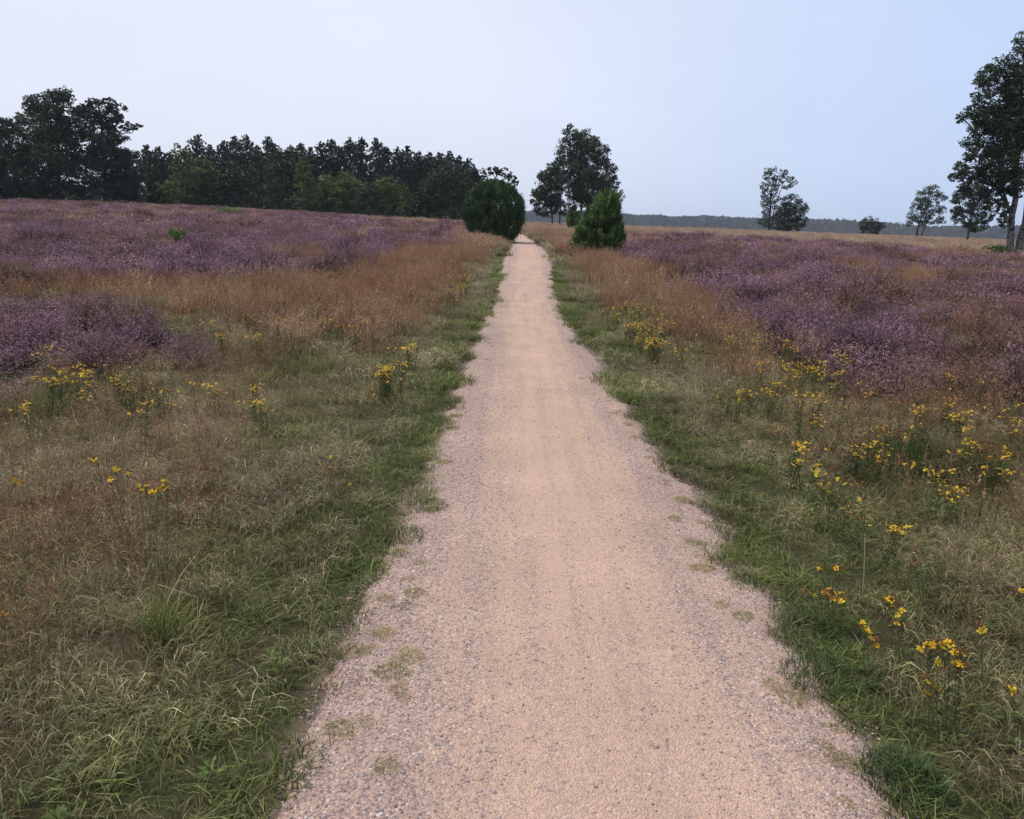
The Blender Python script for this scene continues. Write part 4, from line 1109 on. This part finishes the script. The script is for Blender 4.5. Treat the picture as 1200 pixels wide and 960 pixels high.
# bracken and saplings in the heather
def leafy(label, px, py, h, foot, n, size, M, seed, name='bracken_clump', cat='bracken', Y=None, zup=0):
    if Y is None: X, Y = at_ground(px, py); X, Y = float(X), float(Y)
    else: X = float(at_depth(px, py, Y)[0])
    r = np.random.default_rng(seed); root = thing(name, label, cat, (X, Y, gz(X, Y)))
    mb = MB(); st = []
    for k in range(12):
        a = r.uniform(0, 6.28); q = foot * r.uniform(.1, .9); hh = h * r.uniform(.6, 1)
        pts = [(math.cos(a) * q * .4, math.sin(a) * q * .4, -.05), (math.cos(a) * q * .7, math.sin(a) * q * .7, hh * .6), (math.cos(a) * q, math.sin(a) * q, hh)]
        tube(mb, pts, [size * .06, size * .05, size * .03], 5); st.append(np.array(pts))
    link('stem', mb.mesh('stem', M_stem), root)
    mb = MB(); c = []
    for k in range(n):
        s = st[r.integers(0, 12)]; t = r.uniform(.4, 1)
        c.append(s[1] * (1 - t) + s[2] * t + r.normal(0, foot * .16, 3) * [1, 1, .5])
    quads(mb, np.array(c), size * r.uniform(.6, 1.3, n), r.uniform(0, 1, n), aspect=2, r=r, up_bias=1)
    link('foliage', mb.mesh('foliage', M), root)
M_brk = leafmat('bracken_leaf', [(0, (.05, .10, .02)), (1, (.16, .26, .06))], .1, .3)
leafy('bright green bracken patch at the far edge of the left heather', 266, 250, .75, 1.9, 900, .22, M_brk, 1, Y=78)
leafy('small light green birch seedling standing in the left heather', 211, 296, .75, .28, 260, .10, M_brk, 2, 'birch_seedling', 'sapling')
leafy('low green shrub at the foot of the twin-stemmed birch', 1166, 304, .9, .9, 500, .16, M_jun2, 3, 'low_shrub', 'shrub')
leafy('small green seedling in the right heather below the far birches', 1120, 317, .35, .3, 160, .09, M_brk, 4, 'birch_seedling', 'sapling')
leafy('dark heather mound showing above the right heather', 797, 291, .55, 1.2, 1500, .12, M_heath, 5, 'heather_mound', 'heather')
leafy('bright green weed sprig in the middle of the left verge, beside rusty grass', 372, 387, .35, .14, 200, .05, M_brk, 6, 'leafy_weed', 'weed')

# ------------------------------------------------------------------ St John's wort
def flower_mesh(seed, s=.0115):
    r = np.random.default_rng(seed); mb = MB()
    for k in range(5):
        a = k * 2 * math.pi / 5 + r.normal(0, .08); u = r.uniform(.05, .5)
        d = np.array([math.cos(a), math.sin(a), u]); d /= np.linalg.norm(d); q = np.array([-math.sin(a), math.cos(a), 0.])
        l = s * r.uniform(.85, 1.15); w_ = l * .30
        V = [d * s * .06, d * l * .5 - q * w_, d * l * .85 - q * w_ * .7, d * l + np.array([0, 0, -.1 * l]), d * l * .85 + q * w_ * .7, d * l * .5 + q * w_]
        mb.add(V, [[0, 1, 2, 5], [5, 2, 3, 4]], r.uniform(.5, 1))
    c = r.normal(0, s * .22, (26, 3)); c[:, 2] = np.abs(c[:, 2]) + s * .25
    quads(mb, c, s * .16, .15, r=r)
    for k in range(9):
        a = r.uniform(0, 6.28); p1 = np.array([math.cos(a) * s * .35, math.sin(a) * s * .35, s * .5])
        tube(mb, [np.zeros(3), p1], s * .02, 3, .3)
    return mb.mesh('flower', M_petal)
def seed_mesh(seed):
    r = np.random.default_rng(seed); mb = MB()
    c = r.normal(0, .006, (26, 3)) + [0, 0, .004]
    quads(mb, c, .008, r.uniform(0, 1, 26), aspect=1.7, r=r, drop=-1)
    return mb.mesh('seed_head', M_seed)
FL = [flower_mesh(k) for k in range(4)]; SD = [seed_mesh(k + 9) for k in range(3)]
M_wortmix = [M_stem, M_wleaf]

def wort_near(label, stems, seed, group=None, h=None):
    """stems: list of (head_px, head_py, n_flowers, base_px, base_py)"""
    r = np.random.default_rng(seed)
    bX, bY = at_ground(stems[0][3], stems[0][4]); bX, bY = float(bX), float(bY)
    o = np.array([bX, bY, gz(bX, bY)])
    root = thing('st_johns_wort', label, 'wildflower', tuple(o), group)
    for (hx, hy, nf, gx, gy) in stems:
        X, Y = at_ground(gx, gy); X, Y = float(X), float(Y)
        b = np.array([X, Y, gz(X, Y) - .02]) - o
        top = np.array(at_depth(hx, hy, Y + r.uniform(-.03, .03))) - o
        mb = MB(); lf = MB()
        t = np.linspace(0, 1, 9)[:, None]
        sway = r.normal(0, .012, 3) * [1, 1, 0]
        P_ = b + (top - b) * t + sway * np.sin(t * 3.14)
        P_[-1] = P_[-2] * .3 + P_[-1] * .7
        tube(mb, P_, np.linspace(.0019, .0010, 9), 5, .3)
        heads = [P_[-1]]
        for k in range(max(3, nf)):
            a = r.uniform(0, 6.28); q = r.uniform(.008, .034); st_ = P_[r.integers(6, 9)]
            tip = P_[-1] + np.array([math.cos(a) * q, math.sin(a) * q, r.uniform(-.025, .008)])
            tube(mb, [st_, (st_ + tip) / 2 + [0, 0, -.004], tip], [.0010, .0008, .0006], 4, .5)
            heads.append(tip)
        Lh = np.linalg.norm(top - b)
        for k in range(int(Lh / .012)):
            q = .12 + .86 * r.uniform(); pc = b + (top - b) * q + sway * math.sin(q * 3.14)
            a = r.uniform(0, 6.28)
            for s_ in (0, math.pi):
                d = np.array([math.cos(a + s_), math.sin(a + s_), .45]); sd_ = np.array([-math.sin(a + s_), math.cos(a + s_), 0]); l = r.uniform(.010, .020)
                lf.add([pc, pc + d * l * .5 - sd_ * l * .2, pc + d * l, pc + d * l * .5 + sd_ * l * .2], [[0, 1, 2, 3]], r.uniform(0, 1))
        link('stem', mb.mesh('stem', M_stem), root)
        link('foliage', lf.mesh('foliage', M_wleaf), root)
        for k, hp in enumerate(heads):
            if k < nf:
                s_ = r.uniform(1.0, 1.5)
                link('flower', FL[r.integers(0, 4)], root, tuple(hp), (r.normal(0, .4) + .35, r.normal(0, .4), r.uniform(0, 6.28)), (s_,) * 3)
            if r.uniform() < .55:
                link('seed_head', SD[r.integers(0, 3)], root, tuple(hp + r.normal(0, .008, 3)), (0, 0, r.uniform(0, 6)), (r.uniform(.7, 1.2),) * 3)
    return root

near = [
    ('leftmost stem of the tall yellow-flowered wort on the lower left verge', [(110, 535, 2, 150, 640), (134, 545, 3, 152, 645), (150, 552, 2, 154, 640)]),
    ('branching yellow-flowered wort in the middle of the left group', [(127, 558, 3, 158, 648), (162, 565, 3, 172, 690), (178, 570, 3, 180, 700)]),
    ('fullest yellow-flowered wort, right end of the left group', [(196, 560, 5, 198, 700), (187, 567, 3, 190, 705), (208, 575, 0, 206, 705)]),
    ('single yellow-topped stem at the left picture edge above mid height', [(18, 559, 3, 20, 635)]),
    ('yellow flower stub at the far left edge, level with the tussock', [(3, 716, 2, 6, 790)]),
    ('lone wort with two small flowers on dry grass left of the path', [(388, 534, 1, 390, 585), (386, 547, 1, 391, 588)]),
    ('low wort with one flower near the left gravel edge', [(410, 567, 1, 411, 605)]),
    ('dense rounded wort full of small orange-yellow buds on the right verge', [(960, 664, 1, 972, 735), (981, 663, 1, 980, 740), (972, 688, 6, 976, 745), (986, 693, 5, 984, 745), (976, 702, 4, 982, 750), (948, 693, 2, 960, 740)]),
    ('wort with a wide flat yellow head behind the big blossoms, right verge', [(1044, 699, 5, 1040, 790), (1058, 713, 3, 1050, 790), (1050, 729, 1, 1048, 795)]),
    ('short wort with half-faded yellow heads near the right gravel edge', [(1010, 728, 3, 1018, 805), (1018, 738, 2, 1022, 808), (1027, 754, 2, 1030, 812)]),
    ('wort with the largest open yellow stars, lower right verge', [(1086, 752, 3, 1095, 860), (1093, 757, 2, 1098, 862), (1105, 749, 2, 1105, 865), (1114, 751, 3, 1108, 865), (1128, 762, 2, 1118, 868), (1118, 773, 4, 1112, 870), (1099, 773, 1, 1100, 866)]),
    ('low orange-tinged wort below the large yellow stars', [(1093, 801, 3, 1092, 870), (1086, 796, 1, 1088, 868)]),
    ('single reddish wort with few yellow petals near the right edge', [(1151, 736, 3, 1155, 835)]),
    ('small lone wort low at the right picture edge', [(1186, 808, 2, 1188, 890)]),
    ('wort with rust-red seed heads cut by the right picture edge', [(1197, 690, 2, 1198, 780)]),
    ('withered brown wort without petals on the left verge', [(236, 490, 0, 240, 560), (247, 500, 0, 241, 562)]),
    ('withered rusty wort standing beside the pale right stalk', [(1078, 655, 0, 1080, 730), (1070, 660, 0, 1078, 732)]),
    ('small rusty seed stalk on the left verge near the gravel', [(346, 571, 1, 347, 612)]),
]
for i, (lab, st_) in enumerate(near): wort_near(lab, st_, 500 + i)

# mid-distance plants: stem+leaves mesh and one mesh of flowers
def wort_mid_mesh(seed, nst, nfl, rich):
    r = np.random.default_rng(seed); mb = MB(); fl = MB(); sd_ = MB()
    for k in range(nst):
        a = r.uniform(0, 6.28); q = r.uniform(0, .10 if nst > 3 else .04); h = r.uniform(.24, .34)
        b = np.array([math.cos(a) * q, math.sin(a) * q, -.02]); t = b + np.array([r.normal(0, .04), r.normal(0, .04), h])
        tube(mb, [b, (b + t) / 2 + r.normal(0, .01, 3), t], [.0028, .0024, .0016], 4, .4, 0)
        nl = 46; u = r.uniform(.2, .98, nl)[:, None]
        quads(mb, b + (t - b) * u + r.normal(0, .016, (nl, 3)), .022 * r.uniform(.6, 1.2, nl), r.uniform(0, 1, nl), aspect=2.2, r=r, mat=1)
        nn = int(nfl * r.uniform(.3, 1.5))
        for j in range(nn):
            c = t + np.array([r.normal(0, .026), r.normal(0, .026), r.normal(0, .012)])
            s = .013 * r.uniform(.8, 1.3); tl = r.normal(0, .4, 2)
            for m in range(5):
                an = m * 1.2566 + j
                d = np.array([math.cos(an), math.sin(an), .25 + tl[0] * math.cos(an) + tl[1] * math.sin(an)]); qv = np.array([-math.sin(an), math.cos(an), 0])
                fl.add([c, c + d * s * .55 - qv * s * .3, c + d * s, c + d * s * .55 + qv * s * .3], [[0, 1, 2, 3]], r.uniform(.2, 1))
        ns_ = int(16 * rich)
        quads(sd_, t + r.normal(0, .022, (ns_, 3)) * [1, 1, .8], .011, r.uniform(0, 1, ns_), aspect=1.4, r=r)
    return mb.mesh('stem', M_wortmix), fl.mesh('flower', M_petal), sd_.mesh('seed_head', M_seed)
WM = [wort_mid_mesh(900 + k, 2 + k % 3, [3, 4, 6, 2, 5, 1][k], [1.5, 1, .7, 2, 1.2, 2.2][k]) for k in range(6)]
WM_rich = [wort_mid_mesh(950 + k, 5, 5, .8) for k in range(2)]

mid_zones = [
    ('yellow wort by the long green clump at the left picture edge', 'worts around the left green clump', [(48, 438), (62, 450), (78, 440), (88, 448), (97, 440), (112, 444), (130, 438), (142, 434), (150, 452), (27, 490), (175, 461), (178, 488), (128, 463), (98, 461), (70, 448), (75, 436)]),
    ('bright yellow-headed wort on the left verge before the near heather', 'worts on the left verge before the heather', [(290, 374), (300, 381), (296, 376), (330, 382), (340, 386), (262, 405), (250, 384), (268, 402), (352, 378), (245, 456), (295, 452), (385, 380), (302, 466), (240, 382), (310, 372)]),
    ('yellow wort close to the left green strip of the path', 'worts near the left green strip', [(456, 434), (470, 431), (466, 440), (490, 411), (478, 436), (498, 409), (452, 440)]),
    ('small yellow wort in the rusty grass of the middle left', 'worts in the rusty grass on the left', [(375, 330), (386, 326), (378, 338), (400, 340), (430, 352), (418, 366), (425, 384), (444, 330), (470, 350), (410, 392), (440, 372), (335, 322), (395, 333), (372, 335), (460, 322), (484, 342), (350, 372), (402, 372), (426, 376), (300, 402)]),
    ('small yellow wort beside the path before the round juniper', 'worts before the round juniper', [(495, 316), (508, 322), (520, 314), (528, 330), (538, 316), (541, 322), (550, 314), (556, 334), (548, 338), (512, 338), (500, 330), (534, 308), (486, 308), (545, 326), (566, 330), (522, 345), (505, 352), (536, 322), (562, 336)]),
    ('yellow wort in the dense green patch right of the path', 'worts in the green patch right of the path', [(768, 345), (773, 352), (720, 364), (733, 360), (762, 378), (772, 380), (790, 374), (812, 356), (816, 362), (800, 370), (725, 384), (742, 372), (752, 366), (785, 384), (778, 392), (815, 375), (730, 392), (755, 386)]),
    ('yellow wort just below the green patch right of the path', 'worts below the right green patch', [(740, 402), (748, 406), (744, 399), (752, 402), (694, 362), (688, 372)]),
    ('small yellow wort before the heather behind the green patch', 'worts between green patch and heather', [(775, 308), (790, 312), (802, 312), (815, 314), (784, 316), (796, 320), (862, 388), (868, 386)]),
    ('yellow wort in the crowded band at the foot of the right heather', 'worts at the foot of the right heather', [(903, 398), (920, 408), (940, 402), (943, 416), (897, 427), (893, 436), (912, 440), (905, 430), (930, 408), (966, 432), (975, 440), (953, 446), (985, 414), (1000, 412), (883, 412), (866, 406), (870, 424), (960, 428), (948, 422), (928, 424), (938, 434), (975, 452), (990, 420), (888, 404), (965, 418)]),
    ('scattered yellow wort on the grassy middle of the right verge', 'worts across the middle right verge', [(847, 466), (872, 470), (880, 464), (906, 466), (958, 484), (976, 464), (984, 491), (1005, 483), (982, 444), (1019, 465), (908, 515), (845, 562), (900, 560), (947, 540), (953, 592), (967, 610), (940, 480), (1003, 522), (1010, 520), (888, 622)]),
    ('yellow wort near the right edge below the purple heather', 'worts near the right edge below the heather', [(1116, 457), (1112, 455), (1140, 461), (1110, 477), (1145, 475), (1185, 462), (1193, 497), (1068, 500), (1083, 498), (1092, 490), (1115, 491), (1053, 477), (1128, 500), (1182, 478), (1180, 510), (1196, 512), (1075, 492), (1130, 520), (1182, 545)]),
    ('larger yellow wort round the dark grass clump on the right', 'worts round the dark clump on the right', [(1029, 507), (1030, 533), (1040, 541), (1016, 522), (1008, 520), (1142, 532), (1148, 520), (1155, 566), (1123, 573), (1115, 578), (1150, 546), (1025, 515)]),
]
r = np.random.default_rng(66)
cnt = 0
ORD = ['first', 'second', 'third', 'fourth', 'fifth', 'sixth', 'seventh', 'eighth', 'ninth', 'tenth', 'eleventh', 'twelfth', 'thirteenth', 'fourteenth', 'fifteenth', 'sixteenth', 'seventeenth', 'eighteenth', 'nineteenth', 'twentieth', 'twenty-first', 'twenty-second', 'twenty-third', 'twenty-fourth', 'twenty-fifth', 'twenty-sixth', 'twenty-seventh', 'twenty-eighth', 'twenty-ninth', 'thirtieth', 'thirty-first', 'thirty-second', 'thirty-third', 'thirty-fourth', 'thirty-fifth', 'thirty-sixth', 'thirty-seventh', 'thirty-eighth', 'thirty-ninth', 'fortieth']
for lab, grp, pts in mid_zones:
    pts = pts + [(px + r.normal(0, 28), py + r.normal(0, 11)) for px, py in (pts[::2] if len(pts) < 24 else pts[::5])] + ([(px + r.normal(0, 18), py + r.normal(0, 6)) for px, py in pts[::3]] if 'before the round' in lab or 'rusty grass' in lab else [])
    for k_, (px, py) in enumerate(sorted(pts)):
        for _ in range(1):
            jx, jy = r.normal(0, 1.5), r.normal(0, 1)
            X, Y = at_ground(px + jx, py + jy, .29); X, Y = float(X), float(Y)
            while float(edge_out(np.array([X]), np.array([Y]))[0]) < .55: X += .15 if 'right' in lab else -.15
            m = WM_rich[cnt % 2] if ('green patch right' in lab or 'crowded' in lab and cnt % 3 == 0) else WM[r.integers(0, 6)]
            s = r.uniform(.85, 1.15) * (1 + .012 * max(Y - 6, 0)); 
            lb = ('leftmost' if k_ == 0 else 'rightmost' if k_ == len(pts) - 1 else ORD[k_] + ' from left') + ' of the yellow ' + grp
            root = thing('st_johns_wort', lb, 'wildflower', (X, Y, float(terr(np.array([X]), np.array([Y]))[0])), grp, m[0], (0, 0, r.uniform(0, 6.28)), (s, s, r.uniform(.9, 1.1)))
            link('flower', m[1], root, kind='stuff'); link('seed_head', m[2], root, kind='stuff')
            cnt += 1
print('WORTS', cnt, 'OBJS', len(sc.objects))

# ------------------------------------------------------------------ air
def haze_box():
    import bmesh
    m, nt, N, L = mat('haze')
    o = N('ShaderNodeOutputMaterial'); v = N('ShaderNodeVolumePrincipled')
    v.inputs['Density'].default_value = .00020; v.inputs['Color'].default_value = (.80, .88, 1.0, 1)
    L(v.outputs[0], o.inputs['Volume'])
    bm = bmesh.new(); bmesh.ops.create_cube(bm, size=1)
    me = bpy.data.meshes.new('haze'); bm.to_mesh(me); bm.free(); me.materials.append(m)
    link('haze', me, None, (0, 0, 14), (0, 0, 0), (3500, 3500, 34), kind='stuff', label='thin pale summer haze over the whole heath')
haze_box()
